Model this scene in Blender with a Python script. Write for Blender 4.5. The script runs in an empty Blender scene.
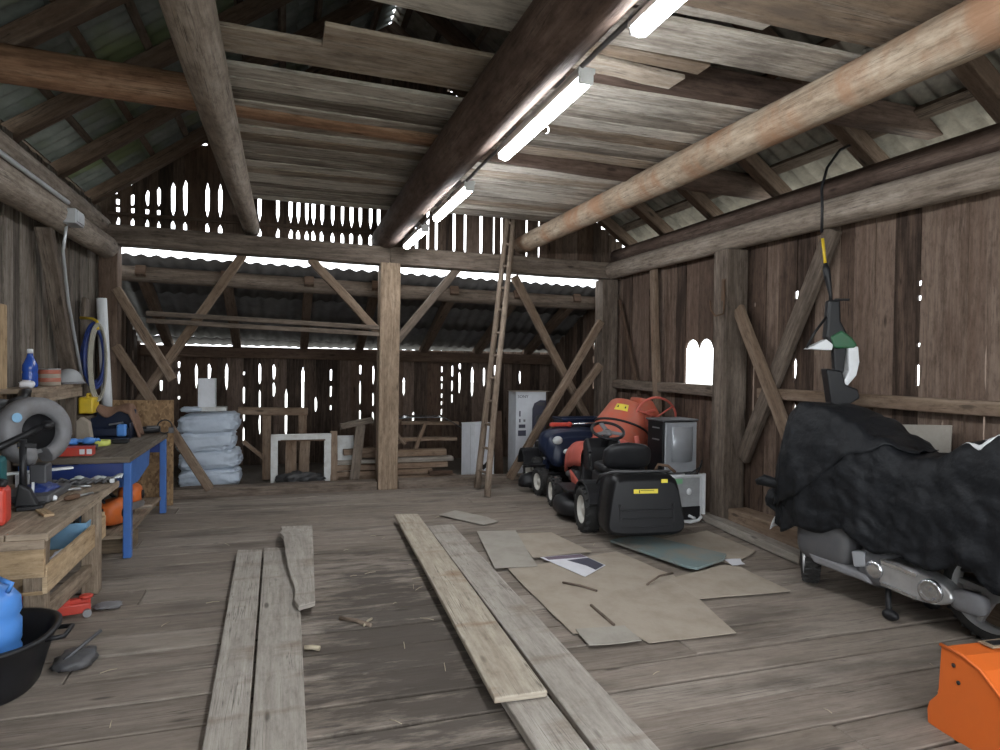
import bpy, math, random
from mathutils import Vector as V, Matrix as MX, noise as NZ
R = random.Random(11)
PI = math.pi
rad = math.radians
C = bpy.context.scene.collection
U = R.uniform

# ------------------------------------------------------------------ materials
def newmat(name):
    m = bpy.data.materials.new(name); m.use_nodes = True
    nt = m.node_tree; nt.nodes.clear()
    out = nt.nodes.new('ShaderNodeOutputMaterial'); p = nt.nodes.new('ShaderNodeBsdfPrincipled')
    nt.links.new(p.outputs[0], out.inputs[0])
    return m, nt, p

def nd(nt, typ, **kw):
    n = nt.nodes.new(typ)
    for k, v in kw.items():
        if k in n.inputs: n.inputs[k].default_value = v
        else: setattr(n, k, v)
    return n

def ramp(nt, stops):
    r = nt.nodes.new('ShaderNodeValToRGB'); e = r.color_ramp.elements
    while len(e) > 1: e.remove(e[-1])
    e[0].position = stops[0][0]; e[0].color = (*stops[0][1], 1)
    for p, c in stops[1:]:
        k = e.new(p); k.color = (*c, 1)
    return r

def math_(nt, op, a, b):
    n = nt.nodes.new('ShaderNodeMath'); n.operation = op
    for i, x in enumerate((a, b)):
        if hasattr(x, 'links'): nt.links.new(x, n.inputs[i])
        else: n.inputs[i].default_value = x
    return n.outputs[0]

def mixc(nt, fac, a, b, mode='MIX'):
    n = nt.nodes.new('ShaderNodeMix'); n.data_type = 'RGBA'; n.blend_type = mode
    for s, x in ((n.inputs[0], fac), (n.inputs[6], a), (n.inputs[7], b)):
        if hasattr(x, 'links'): nt.links.new(x, s)
        elif isinstance(x, tuple): s.default_value = (*x, 1)
        else: s.default_value = x
    return n.outputs[2]

def wood(name, dark, mid, light, alt=None, altp=.25, var=.35, knots=True, rough=.85, bump=.25, stain=None, gscale=16, streak=.5, worn=None, mott=1.0):
    """Weathered timber: grain runs along UV u; each board (mesh island) has its own tone."""
    m, nt, p = newmat(name); L = nt.links.new
    tc = nd(nt, 'ShaderNodeTexCoord')
    def mp(sx, sy):
        k = nd(nt, 'ShaderNodeMapping'); k.inputs['Scale'].default_value = (sx, sy, 1); L(tc.outputs['UV'], k.inputs['Vector']); return k.outputs[0]
    n1 = nd(nt, 'ShaderNodeTexNoise', Scale=1.0, Detail=7.0, Roughness=.68); L(mp(1.3, gscale), n1.inputs['Vector'])
    n2 = nd(nt, 'ShaderNodeTexNoise', Scale=1.0, Detail=4.0, Roughness=.6); L(mp(1.0, 5), n2.inputs['Vector'])
    n3 = nd(nt, 'ShaderNodeTexNoise', Scale=1.0, Detail=3.0, Roughness=.5); L(mp(3.0, 60), n3.inputs['Vector'])
    g = nd(nt, 'ShaderNodeNewGeometry'); rnd = g.outputs['Random Per Island']
    f = math_(nt, 'MULTIPLY', n1.outputs[0], streak + .25)
    f = math_(nt, 'ADD', f, math_(nt, 'MULTIPLY', n2.outputs[0], .5))
    f = math_(nt, 'ADD', f, math_(nt, 'MULTIPLY', n3.outputs[0], .25))
    f = math_(nt, 'ADD', f, math_(nt, 'MULTIPLY', math_(nt, 'SUBTRACT', rnd, .5), var))
    f = math_(nt, 'SUBTRACT', f, (streak + .25 + .75) * .5 - .5)
    r = ramp(nt, [(.28, dark), (.5, mid), (.72, light)]); L(f, r.inputs[0])
    col = r.outputs[0]
    if alt:
        r2 = math_(nt, 'FRACT', math_(nt, 'MULTIPLY', rnd, 13.7), 0)
        sel = math_(nt, 'LESS_THAN', r2, altp)
        a2 = mixc(nt, .75, col, alt)
        col = mixc(nt, sel, col, mixc(nt, n1.outputs[0], a2, col))
    # fine drying cracks and mottling
    n4 = nd(nt, 'ShaderNodeTexNoise', Scale=1.0, Detail=2.0, Roughness=.5); L(mp(.9, 38), n4.inputs['Vector'])
    cr = ramp(nt, [(.0, (1, 1, 1)), (.018, (0, 0, 0))]); L(math_(nt, 'ABSOLUTE', math_(nt, 'SUBTRACT', n4.outputs[0], .5), 0), cr.inputs[0])
    n5 = nd(nt, 'ShaderNodeTexNoise', Scale=1.0, Detail=6.0, Roughness=.75); L(mp(7, 20), n5.inputs['Vector'])
    mt = ramp(nt, [(.30, (1 - .45 * mott, 1 - .47 * mott, 1 - .49 * mott)), (.5, (1, 1, 1)), (.72, (1 + .25 * mott, 1 + .25 * mott, 1 + .25 * mott))]); L(n5.outputs[0], mt.inputs[0])
    col = mixc(nt, 1.0, col, mt.outputs[0], 'MULTIPLY')
    cm = ramp(nt, [(.45, (0, 0, 0)), (.6, (1, 1, 1))]); L(n2.outputs[0], cm.inputs[0])
    col = mixc(nt, math_(nt, 'MULTIPLY', math_(nt, 'MULTIPLY', cr.outputs[0], cm.outputs[0]), .75), col, tuple(c * .3 for c in dark))
    if worn:
        # trodden, oil-darkened patch of floor
        (wx, wy), (rx, ry), wc = worn
        mg = nd(nt, 'ShaderNodeMapping'); mg.inputs['Location'].default_value = (-wx / rx, -wy / ry, 0); mg.inputs['Scale'].default_value = (1 / rx, 1 / ry, 0); L(tc.outputs['Object'], mg.inputs['Vector'])
        gr = nd(nt, 'ShaderNodeTexGradient', gradient_type='SPHERICAL'); L(mg.outputs[0], gr.inputs['Vector'])
        ng = nd(nt, 'ShaderNodeTexNoise', Scale=1.0, Detail=7.0, Roughness=.7); mq = nd(nt, 'ShaderNodeMapping'); mq.inputs['Scale'].default_value = (2.2, 9, 1); L(tc.outputs['Object'], mq.inputs['Vector']); L(mq.outputs[0], ng.inputs['Vector'])
        wk = ramp(nt, [(.45, (0, 0, 0)), (.60, (1, 1, 1))]); L(math_(nt, 'ADD', ng.outputs[0], math_(nt, 'MULTIPLY', math_(nt, 'SUBTRACT', gr.outputs[1], .35), .35)), wk.inputs[0])
        col = mixc(nt, math_(nt, 'MULTIPLY', math_(nt, 'MULTIPLY', wk.outputs[0], math_(nt, 'MINIMUM', math_(nt, 'MULTIPLY', gr.outputs[1], 4), 1)), .8), col, wc)
    if knots:
        vo = nd(nt, 'ShaderNodeTexVoronoi', Scale=1.0); vo.inputs['Randomness'].default_value = 1; L(mp(1.6, 5.5), vo.inputs['Vector'])
        k = ramp(nt, [(.05, (1, 1, 1)), (.11, (0, 0, 0))]); L(vo.outputs['Distance'], k.inputs[0])
        col = mixc(nt, math_(nt, 'MULTIPLY', k.outputs[0], .7), col, tuple(c * .35 for c in dark))
    if stain:
        # dirt and oil stains with a shape of their own, laid out in object space
        sc, colr, lo, hi, st = stain
        ns = nd(nt, 'ShaderNodeTexNoise', Scale=sc, Detail=6.0, Roughness=.62); mpo = nd(nt, 'ShaderNodeMapping'); mpo.inputs['Scale'].default_value = (.45, 1.6, 1)
        L(tc.outputs['Object'], mpo.inputs['Vector']); L(mpo.outputs[0], ns.inputs['Vector'])
        k = ramp(nt, [(lo, (0, 0, 0)), (hi, (1, 1, 1))]); L(ns.outputs[0], k.inputs[0])
        col = mixc(nt, math_(nt, 'MULTIPLY', k.outputs[0], st), col, colr)
    L(col, p.inputs['Base Color']); p.inputs['Roughness'].default_value = rough
    p.inputs['Specular IOR Level'].default_value = .2
    b = nd(nt, 'ShaderNodeBump', Strength=bump, Distance=.02); L(n1.outputs[0], b.inputs['Height']); L(b.outputs[0], p.inputs['Normal'])
    return m

def paint(name, col, rough=.45, metal=0, dirt=.25, dcol=(.10, .085, .07), bump=0, bs=40, spec=.5, trans=0, sc=9):
    m, nt, p = newmat(name); L = nt.links.new
    tc = nd(nt, 'ShaderNodeTexCoord')
    n = nd(nt, 'ShaderNodeTexNoise', Scale=sc, Detail=6.0, Roughness=.65); L(tc.outputs['Object'], n.inputs['Vector'])
    k = ramp(nt, [(.42, (0, 0, 0)), (.72, (1, 1, 1))]); L(n.outputs[0], k.inputs[0])
    c = mixc(nt, math_(nt, 'MULTIPLY', k.outputs[0], dirt), col, dcol)
    L(c, p.inputs['Base Color'])
    rr = math_(nt, 'ADD', math_(nt, 'MULTIPLY', n.outputs[0], .25), rough - .1); L(rr, p.inputs['Roughness'])
    p.inputs['Metallic'].default_value = metal; p.inputs['Specular IOR Level'].default_value = spec
    p.inputs['Transmission Weight'].default_value = trans
    if bump:
        n2 = nd(nt, 'ShaderNodeTexNoise', Scale=bs, Detail=5.0); L(tc.outputs['Object'], n2.inputs['Vector'])
        b = nd(nt, 'ShaderNodeBump', Strength=bump, Distance=.02); L(n2.outputs[0], b.inputs['Height']); L(b.outputs[0], p.inputs['Normal'])
    return m

def osb_mat():
    m, nt, p = newmat('osb'); L = nt.links.new
    tc = nd(nt, 'ShaderNodeTexCoord'); mp = nd(nt, 'ShaderNodeMapping'); mp.inputs['Scale'].default_value = (48, 48, 30)
    L(tc.outputs['Object'], mp.inputs['Vector'])
    vo = nd(nt, 'ShaderNodeTexVoronoi', Scale=1.0); L(mp.outputs[0], vo.inputs['Vector'])
    r = ramp(nt, [(0, (.12, .065, .03)), (.5, (.24, .145, .07)), (1, (.36, .235, .125))]); L(vo.outputs['Color'], r.inputs[0])
    L(r.outputs[0], p.inputs['Base Color']); p.inputs['Roughness'].default_value = .8
    return m

def sheet_mat(name, c1, c2, moss, mossp):
    """Corrugated fibre-cement sheet: grey with patches of moss."""
    m, nt, p = newmat(name); L = nt.links.new
    tc = nd(nt, 'ShaderNodeTexCoord')
    n = nd(nt, 'ShaderNodeTexNoise', Scale=3.5, Detail=8.0, Roughness=.7); L(tc.outputs['Object'], n.inputs['Vector'])
    r = ramp(nt, [(.3, c1), (.7, c2)]); L(n.outputs[0], r.inputs[0])
    n2 = nd(nt, 'ShaderNodeTexNoise', Scale=1.1, Detail=3.0); L(tc.outputs['Object'], n2.inputs['Vector'])
    k = ramp(nt, [(.5, (0, 0, 0)), (.62, (1, 1, 1))]); L(n2.outputs[0], k.inputs[0])
    L(mixc(nt, math_(nt, 'MULTIPLY', k.outputs[0], mossp), r.outputs[0], moss), p.inputs['Base Color'])
    p.inputs['Roughness'].default_value = .9; p.inputs['Specular IOR Level'].default_value = .15
    return m

def emit(name, col, st):
    m, nt, p = newmat(name)
    p.inputs['Base Color'].default_value = (.8, .8, .8, 1); p.inputs['Emission Color'].default_value = (*col, 1); p.inputs['Emission Strength'].default_value = st
    return m

M = {
 'floor': wood('floor_planks', (.125, .102, .082), (.245, .206, .172), (.34, .298, .256), alt=(.205, .168, .135), altp=.3, var=.16, stain=(2.0, (.085, .07, .057), .52, .66, .65), bump=.35, rough=.8, streak=.15, mott=.5, worn=((-.55, .1), (.85, 2.6), (.06, .05, .042))),
 'ceil': wood('ceiling_boards', (.13, .108, .088), (.36, .32, .275), (.56, .52, .46), alt=(.33, .23, .15), altp=.3, var=.5, stain=(2.6, (.11, .09, .075), .52, .66, .65), bump=.4),
 'wall': wood('wall_boards', (.036, .024, .018), (.112, .075, .056), (.20, .147, .115), alt=(.15, .10, .075), altp=.35, var=.42, bump=.4),
 'wall_grey': wood('wall_boards_grey', (.06, .05, .042), (.16, .135, .112), (.27, .235, .20), alt=(.15, .11, .08), altp=.3, var=.3, bump=.4),
 'wall_dark': wood('wall_boards_dark', (.03, .021, .016), (.09, .062, .046), (.16, .115, .09), alt=(.12, .07, .045), altp=.3, var=.4, bump=.4),
 'log': wood('log_timber', (.11, .085, .066), (.27, .222, .18), (.42, .365, .31), alt=(.30, .16, .09), altp=.2, var=.1, bump=.5, gscale=10),
 'log_orange': wood('log_orange', (.10, .055, .035), (.275, .155, .095), (.43, .29, .2), var=.1, bump=.5, gscale=9),
 'log_dark': wood('log_dark', (.045, .03, .024), (.115, .078, .062), (.19, .14, .115), var=.1, bump=.5, gscale=9),
 'log_tan': wood('log_tan', (.13, .09, .06), (.34, .265, .195), (.50, .42, .33), alt=(.36, .19, .11), altp=.0, var=.1, bump=.5, gscale=9, stain=(1.3, (.30, .16, .09), .48, .62, .75)),
 'post': wood('post_timber', (.13, .09, .06), (.285, .212, .15), (.40, .31, .23), var=.1, bump=.3, gscale=12),
 'beam': wood('beam_timber', (.06, .046, .036), (.15, .118, .094), (.25, .205, .17), var=.2, bump=.4, gscale=12),
 'brace': wood('brace_timber', (.085, .062, .046), (.215, .165, .125), (.33, .265, .21), alt=(.22, .145, .095), altp=.3, var=.3, bump=.3, gscale=12),
 'rafter': wood('rafter_timber', (.05, .037, .029), (.14, .105, .082), (.23, .18, .145), alt=(.15, .09, .06), altp=.3, var=.3, bump=.3, gscale=12),
 'board': wood('loose_board', (.15, .13, .11), (.30, .27, .235), (.43, .395, .35), var=.25, bump=.25, mott=.6, streak=.3, stain=(2.6, (.16, .11, .07), .55, .68, .5)),
 'board_tan': wood('loose_board_tan', (.19, .155, .115), (.36, .31, .245), (.50, .45, .37), var=.15, bump=.25, mott=.6, streak=.3, stain=(2.0, (.22, .12, .06), .56, .66, .6)),
 'lumber': wood('lumber', (.09, .068, .05), (.22, .175, .135), (.36, .30, .24), alt=(.26, .16, .1), altp=.3, var=.5, bump=.3),
 'bench': wood('bench_wood', (.13, .095, .065), (.29, .225, .165), (.42, .35, .27), var=.2, bump=.25),
 'plywood': wood('plywood', (.25, .17, .09), (.42, .30, .18), (.55, .42, .28), var=.1, knots=False, bump=.1, gscale=8),
 'ply_dark': wood('plywood_brown', (.12, .09, .06), (.24, .18, .12), (.34, .28, .2), var=.2, knots=False, bump=.1, gscale=6),
 'benchtop': wood('dark_benchtop', (.07, .055, .042), (.155, .13, .105), (.25, .22, .185), var=.1, bump=.2),
 'osb': osb_mat(),
 'roof': sheet_mat('roof_sheet', (.12, .11, .095), (.36, .33, .28), (.20, .24, .08), .0),
 'roof_moss': sheet_mat('roof_sheet_mossy', (.15, .165, .155), (.29, .31, .29), (.17, .21, .08), .75),
 'roof_lean': sheet_mat('roof_sheet_leanto', (.085, .08, .08), (.16, .155, .155), (.13, .12, .10), .2),
 'ground': paint('gravel_ground', (.42, .42, .38), .9, dirt=.5, dcol=(.25, .27, .18), bump=.4, bs=3, sc=2),
 'dirt': paint('dirt_ground', (.11, .09, .07), .95, dirt=.5, dcol=(.06, .05, .04), bump=.5, bs=20),
 'card': paint('cardboard', (.38, .33, .27), .85, dirt=.6, dcol=(.25, .205, .16), bump=.15, spec=.1, sc=4),
 'card_grey': paint('cardboard_grey', (.36, .335, .295), .85, dirt=.5, dcol=(.22, .19, .155), bump=.15, spec=.1, sc=4),
 'teal': paint('teal_board', (.17, .225, .225), .7, dirt=.95, dcol=(.27, .225, .18), spec=.2, sc=3),
 'white': paint('white_paint', (.72, .73, .74), .5, dirt=.2),
 'white_box': paint('white_card', (.66, .68, .72), .6, dirt=.15, spec=.2),
 'white_old': paint('old_white_paint', (.55, .56, .55), .6, dirt=.5, dcol=(.25, .22, .18)),
 'plastic_white': paint('white_plastic', (.78, .8, .82), .35, dirt=.12),
 'silver': paint('silver_panel', (.40, .42, .45), .3, dirt=.15, metal=.35),
 'grey': paint('grey_panel', (.36, .37, .38), .5, dirt=.25),
 'grey_mid': paint('grey_plastic', (.18, .18, .19), .5, dirt=.5),
 'grey_dark': paint('dark_grey_plastic', (.07, .07, .075), .45, dirt=.3, dcol=(.13, .12, .11)),
 'black': paint('black_plastic', (.012, .012, .014), .42, dirt=.25, dcol=(.035, .034, .032), spec=.35),
 'black_gloss': paint('black_gloss', (.008, .008, .009), .3, dirt=.2, dcol=(.016, .016, .016), spec=.25),
 'rubber': paint('tyre_rubber', (.018, .018, .018), .75, dirt=.4, dcol=(.06, .055, .05), bump=.2),
 'rim': paint('rim_cream', (.68, .67, .62), .4, dirt=.3),
 'red': paint('red_paint', (.55, .055, .035), .35, dirt=.25, dcol=(.25, .06, .04)),
 'red_faded': paint('red_faded', (.55, .115, .085), .45, dirt=.35, dcol=(.40, .10, .07)),
 'mixer': paint('mixer_orange', (.52, .11, .06), .5, dirt=.65, dcol=(.36, .17, .12)),
 'orange': paint('orange_paint', (.62, .125, .018), .42, dirt=.4, dcol=(.50, .13, .03), sc=3),
 'orange_saw': paint('orange_plastic', (.70, .16, .03), .45, dirt=.25),
 'navy': paint('navy_paint', (.011, .018, .045), .35, dirt=.3, dcol=(.03, .034, .045), spec=.35),
 'blue': paint('blue_steel', (.045, .14, .42), .45, dirt=.25, dcol=(.05, .08, .16)),
 'blue_bright': paint('blue_plastic', (.08, .26, .68), .35, dirt=.1),
 'blue_deep': paint('blue_deep', (.015, .04, .20), .4, dirt=.25),
 'blue_bottle': paint('blue_bottle', (.02, .07, .34), .2, dirt=.1),
 'lightblue': paint('light_blue_plastic', (.22, .42, .62), .4, dirt=.2),
 'yellow': paint('yellow_plastic', (.75, .52, .03), .4, dirt=.25),
 'yellow_label': paint('yellow_label', (.82, .68, .07), .5, dirt=.15),
 'lime': paint('lime_tape', (.72, .78, .18), .4, dirt=.1),
 'green': paint('green_paint', (.02, .11, .045), .4, dirt=.2),
 'green_label': paint('green_label', (.22, .5, .27), .5, dirt=.1),
 'teal_box': paint('teal_plastic', (.015, .12, .13), .45, dirt=.2),
 'metal': paint('bare_metal', (.42, .43, .44), .35, metal=.85, dirt=.3),
 'alu': paint('cast_aluminium', (.55, .55, .55), .32, metal=.7, dirt=.3),
 'chrome': paint('chrome', (.62, .63, .65), .18, metal=.9, dirt=.1),
 'zinc': paint('zinc_conduit', (.52, .54, .56), .35, metal=.5, dirt=.2),
 'rust': paint('rusty_iron', (.13, .075, .045), .8, metal=.3, dirt=.5),
 'cover': paint('cover_fabric', (.007, .008, .010), .55, dirt=.3, dcol=(.014, .014, .016), bump=1.0, bs=9, spec=.25),
 'bag_black': paint('black_bag', (.012, .012, .013), .5, dirt=.2, bump=.4, bs=20),
 'sack': paint('pale_sack', (.44, .50, .58), .45, dirt=.25, dcol=(.40, .45, .52), bump=.6, bs=9),
 'cloth_brown': paint('brown_cloth', (.20, .12, .085), .9, dirt=.3, bump=.5, bs=30, spec=.1),
 'rope': paint('pale_rope', (.42, .40, .34), .9, dirt=.4, bump=.6, bs=120, spec=.1),
 'paper': paint('paper', (.70, .70, .74), .6, dirt=.1, spec=.2),
 'print_dark': paint('print_dark', (.055, .055, .085), .6, dirt=.2),
 'print_mauve': paint('print_mauve', (.16, .12, .16), .6, dirt=.4),
 'straw': paint('straw', (.42, .36, .26), .9, dirt=.3),
 'tin_red': paint('tin_red', (.40, .10, .06), .5, dirt=.5, dcol=(.3, .22, .16)),
 'glass': paint('dusty_glass', (.10, .11, .12), .15, dirt=.3, spec=.6),
 'lens': paint('lamp_lens', (.62, .66, .66), .15, dirt=.1),
 'tube': emit('tube_light', (.94, .97, 1.0), 16.0),
}

# ------------------------------------------------------------------ geometry helpers
def basis(d, up=(0, 0, 1)):
    d = V(d).normalized(); up = V(up)
    x = up.cross(d)
    if x.length < 1e-4: x = V((1, 0, 0)).cross(d)
    if x.length < 1e-4: x = V((0, 1, 0)).cross(d)
    x.normalize(); return x, d.cross(x), d

class MB:
    """Collects shapes in world space (through matrix m) and links them as ONE mesh object."""
    def __init__(s, m=None):
        s.v = []; s.f = []; s.uv = []; s.sm = []; s.mi = []; s.m = m.copy() if m else MX(); s.cur = 0
    def loft(s, rings, caps=True, smooth=False, closed=False):
        n = len(rings[0]); b = len(s.v); o = (U(0, 50), U(0, 50)); u = 0
        per = [0]
        for i in range(n): per.append(per[-1] + (V(rings[0][(i + 1) % n]) - V(rings[0][i])).length)
        if per[-1] < 1e-5: per = [i * .05 for i in range(n + 1)]
        us = []
        for k, r in enumerate(rings):
            if k: u += (V(r[0]) - V(rings[k - 1][0])).length
            us.append(u)
            s.v += [s.m @ V(p) for p in r]
        nr = len(rings)
        for k in range(nr if closed else nr - 1):
            k2 = (k + 1) % nr; u2 = us[k2] if k2 else us[-1] + .1
            for i in range(n):
                j = (i + 1) % n
                s.f.append((b + k * n + i, b + k * n + j, b + k2 * n + j, b + k2 * n + i))
                s.uv.append([(us[k] + o[0], per[i] + o[1]), (us[k] + o[0], per[i + 1] + o[1]), (u2 + o[0], per[i + 1] + o[1]), (u2 + o[0], per[i] + o[1])])
                s.sm.append(smooth); s.mi.append(s.cur)
        if caps and not closed:
            for k, rev in ((0, True), (nr - 1, False)):
                idx = [b + k * n + i for i in range(n)]
                if rev: idx.reverse()
                s.f.append(tuple(idx)); s.sm.append(False); s.mi.append(s.cur)
                x, y, d = basis(V(rings[1][0]) - V(rings[0][0]))
                s.uv.append([((V(rings[k][i - b - k * n]).dot(x)) * .3 + o[0], V(rings[k][i - b - k * n]).dot(y) + o[1]) for i in idx])
        return s
    def box(s, c, d, rot=None, up=None):
        c = V(c); a = max(range(3), key=lambda i: d[i]); e = [V((d[0] / 2, 0, 0)), V((0, d[1] / 2, 0)), V((0, 0, d[2] / 2))]
        if rot is not None:
            r = rot if not isinstance(rot, (int, float)) else MX.Rotation(rot, 3, 'Z'); e = [r @ q for q in e]
        l, p, q = e[a], e[(a + 1) % 3], e[(a + 2) % 3]
        return s.loft([[c + k * l + i * p + j * q for i, j in ((-1, -1), (1, -1), (1, 1), (-1, 1))] for k in (-1, 1)])
    def beam(s, p0, p1, w, h, up=(0, 0, 1), n=1, jit=0, taper=1):
        p0 = V(p0); p1 = V(p1); x, y, d = basis(p1 - p0, up); rings = []
        for k in range(n + 1):
            t = k / n; c = p0.lerp(p1, t) + (x * U(-jit, jit) + y * U(-jit, jit) if 0 < k < n else V())
            f = 1 + (taper - 1) * t; a = w / 2 * f * (1 + U(-1, 1) * jit * 3); bb = h / 2 * f * (1 + U(-1, 1) * jit * 3)
            rings.append([c + i * a * x + j * bb * y for i, j in ((-1, -1), (1, -1), (1, 1), (-1, 1))])
        return s.loft(rings)
    def log(s, p0, p1, r0, r1, seg=16, n=12, wob=.012):
        p0 = V(p0); p1 = V(p1); x, y, d = basis(p1 - p0); rings = []; sd = U(0, 99)
        for k in range(n + 1):
            t = k / n; c = p0.lerp(p1, t) + x * wob * math.sin(t * 5 + sd) + y * wob * math.cos(t * 4 + sd * 2); r = r0 + (r1 - r0) * t
            rings.append([c + (x * math.cos(a) + y * math.sin(a)) * r * (1 + .06 * NZ.noise(V((math.cos(a) * 1.5, math.sin(a) * 1.5, t * 6 + sd)))) for a in (2 * PI * i / seg for i in range(seg))])
        return s.loft(rings, smooth=True)
    def tube(s, pts, r, seg=8, closed=False):
        pts = [V(p) for p in pts]; n = len(pts); rings = []; px = None
        for k in range(n):
            d = pts[(k + 1) % n] - pts[k - 1] if closed else pts[min(k + 1, n - 1)] - pts[max(k - 1, 0)]
            d.normalize()
            if px is None: px = basis(d)[0]
            x = px - d * px.dot(d)
            x = x.normalized() if x.length > 1e-5 else basis(d)[0]
            px = x; y = d.cross(x); rr = r[k] if isinstance(r, (list, tuple)) else r
            rings.append([pts[k] + (x * math.cos(a) + y * math.sin(a)) * rr for a in (2 * PI * i / seg for i in range(seg))])
        return s.loft(rings, smooth=True, closed=closed)
    def lathe(s, prof, c=(0, 0, 0), ax=(0, 0, 1), seg=28, smooth=True, caps=True, sx=1):
        x, y, d = basis(ax); c = V(c)
        return s.loft([[c + d * z + (x * math.cos(a) * sx + y * math.sin(a)) * max(r, 1e-4) for a in (2 * PI * i / seg for i in range(seg))] for r, z in prof], smooth=smooth, caps=caps)
    def cyl(s, p0, p1, r, seg=16, r1=None):
        d = V(p1) - V(p0); return s.lathe([(r, 0), (r if r1 is None else r1, d.length)], p0, d, seg)
    def prism(s, pts, n, flip=False):
        """Flat outline (3D points) extruded along vector n."""
        pts = [V(p) for p in pts]; n = V(n); k = len(pts); b = len(s.v); o = (U(0, 50), U(0, 50))
        e = max(((pts[i] - pts[i - 1]) for i in range(k)), key=lambda q: q.length).normalized(); w = n.normalized().cross(e)
        uv = [(p.dot(e) + o[0], p.dot(w) + o[1]) for p in pts]
        area = sum(((pts[i] - pts[0]).cross(pts[(i + 1) % k] - pts[0])).dot(n) for i in range(k))
        if area > 0: pts.reverse(); uv.reverse()
        s.v += [s.m @ p for p in pts] + [s.m @ (p + n) for p in pts]
        s.f.append(tuple(range(b, b + k))); s.uv.append(uv)
        s.f.append(tuple(range(b + 2 * k - 1, b + k - 1, -1))); s.uv.append(uv[::-1])
        for i in range(k):
            j = (i + 1) % k
            s.f.append((b + j, b + i, b + k + i, b + k + j)); s.uv.append([uv[j], uv[i], (uv[i][0], uv[i][1] + .03), (uv[j][0], uv[j][1] + .03)])
        s.sm += [False] * (k + 2); s.mi += [s.cur] * (k + 2)
        return s
    def grid(s, fn, nu, nv, smooth=True, cu=False):
        b = len(s.v); o = (U(0, 50), U(0, 50)); P = []
        for i in range(nu + (0 if cu else 1)):
            for j in range(nv + 1): P.append(V(fn(i / nu, j / nv)))
        s.v += [s.m @ p for p in P]; W = nv + 1; nn = nu + (0 if cu else 1)
        for i in range(nu):
            i2 = (i + 1) % nn
            for j in range(nv):
                q = (i * W + j, i2 * W + j, i2 * W + j + 1, i * W + j + 1)
                s.f.append(tuple(b + t for t in q)); s.sm.append(smooth); s.mi.append(s.cur)
                s.uv.append([(P[t].x + o[0], P[t].y + P[t].z + o[1]) for t in q])
        return s
    def ball(s, c, r, nu=20, nv=12, e=1.0, nz=0, ns=3):
        """Rounded block: super-ellipsoid with optional lumps."""
        c = V(c); r = (r, r, r) if isinstance(r, (int, float)) else r; sd = U(0, 99)
        sg = lambda x: math.copysign(abs(x) ** e, x)
        def fn(u, v):
            a = 2 * PI * u; t = PI * (v - .5) * .998
            d = V((sg(math.cos(t)) * sg(math.cos(a)), sg(math.cos(t)) * sg(math.sin(a)), sg(math.sin(t))))
            k = 1 + nz * NZ.noise(d * ns + V((sd, sd, sd)))
            return c + V((d.x * r[0] * k, d.y * r[1] * k, d.z * r[2] * k))
        return s.grid(fn, nu, nv, cu=True)
    def build(s, name, mat, parent=None, bevel=0, seg=2, solid=0, sub=0):
        me = bpy.data.meshes.new(name); vs = s.v
        off = V()
        if parent is not None:
            inv = WM[root_of(parent).name].inverted(); vs = [inv @ p for p in vs]
        else:
            xs = [p.x for p in vs]; ys = [p.y for p in vs]; zs = [p.z for p in vs]
            off = V(((min(xs) + max(xs)) / 2, (min(ys) + max(ys)) / 2, min(zs))); vs = [p - off for p in vs]
        me.from_pydata([tuple(p) for p in vs], [], s.f)
        uvl = me.uv_layers.new(name='UVMap'); flat = [x for f in s.uv for q in f for x in q]
        if len(flat) == len(uvl.data) * 2: uvl.data.foreach_set('uv', flat)
        me.polygons.foreach_set('use_smooth', s.sm)
        mats = mat if isinstance(mat, (list, tuple)) else [mat]
        for k in mats: me.materials.append(M[k])
        me.polygons.foreach_set('material_index', s.mi)
        me.update()
        o = bpy.data.objects.new(name, me); C.objects.link(o); o.location = off
        if parent is not None: o.parent = parent
        if solid:
            k = o.modifiers.new('thick', 'SOLIDIFY'); k.thickness = solid; k.offset = 0
        if bevel:
            k = o.modifiers.new('edge', 'BEVEL'); k.width = bevel; k.segments = seg; k.limit_method = 'ANGLE'; k.angle_limit = rad(38); k.harden_normals = False
        if sub:
            k = o.modifiers.new('sub', 'SUBSURF'); k.levels = sub; k.render_levels = sub
        return o

WM = {}
def root_of(o):
    while o.parent is not None: o = o.parent
    return o

def tag(o, label, cat, group=None):
    o['label'] = label; o['category'] = cat
    if group: o['group'] = group
    return o

def struct(o, kind='structure'):
    o['kind'] = kind; return o

def thing(name, label, cat, loc=(0, 0, 0), rz=0, group=None, tilt=None):
    o = bpy.data.objects.new(name, None); o.empty_display_size = .05; C.objects.link(o)
    m = MX.Translation(V(loc)) @ MX.Rotation(rz, 4, 'Z')
    if tilt is not None: m = m @ tilt
    o.matrix_world = m; WM[o.name] = m
    return tag(o, label, cat, group)

def B(root): return MB(WM[root.name])

def text(body, size, loc, rot, mat, parent, name='lettering', align='CENTER', extr=.001):
    cu = bpy.data.curves.new(name, 'FONT'); cu.body = body; cu.size = size; cu.align_x = align; cu.align_y = 'CENTER'; cu.extrude = extr
    cu.materials.append(M[mat]); o = bpy.data.objects.new(name, cu); C.objects.link(o)
    me = bpy.data.meshes.new_from_object(o); bpy.data.objects.remove(o)
    o = bpy.data.objects.new(name, me); C.objects.link(o); o.location = loc; o.rotation_euler = rot; o.parent = parent
    return o
def lp(a, b, t): return a + (b - a) * t
def interp(tab, x):
    """Piecewise-smooth lookup in rows (x, a, b, ...)."""
    if x <= tab[0][0]: return tab[0][1:]
    for p, q in zip(tab, tab[1:]):
        if x <= q[0]:
            t = (x - p[0]) / (q[0] - p[0]); t = t * t * (3 - 2 * t)
            return tuple(lp(a, b, t) for a, b in zip(p[1:], q[1:]))
    return tab[-1][1:]
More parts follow.
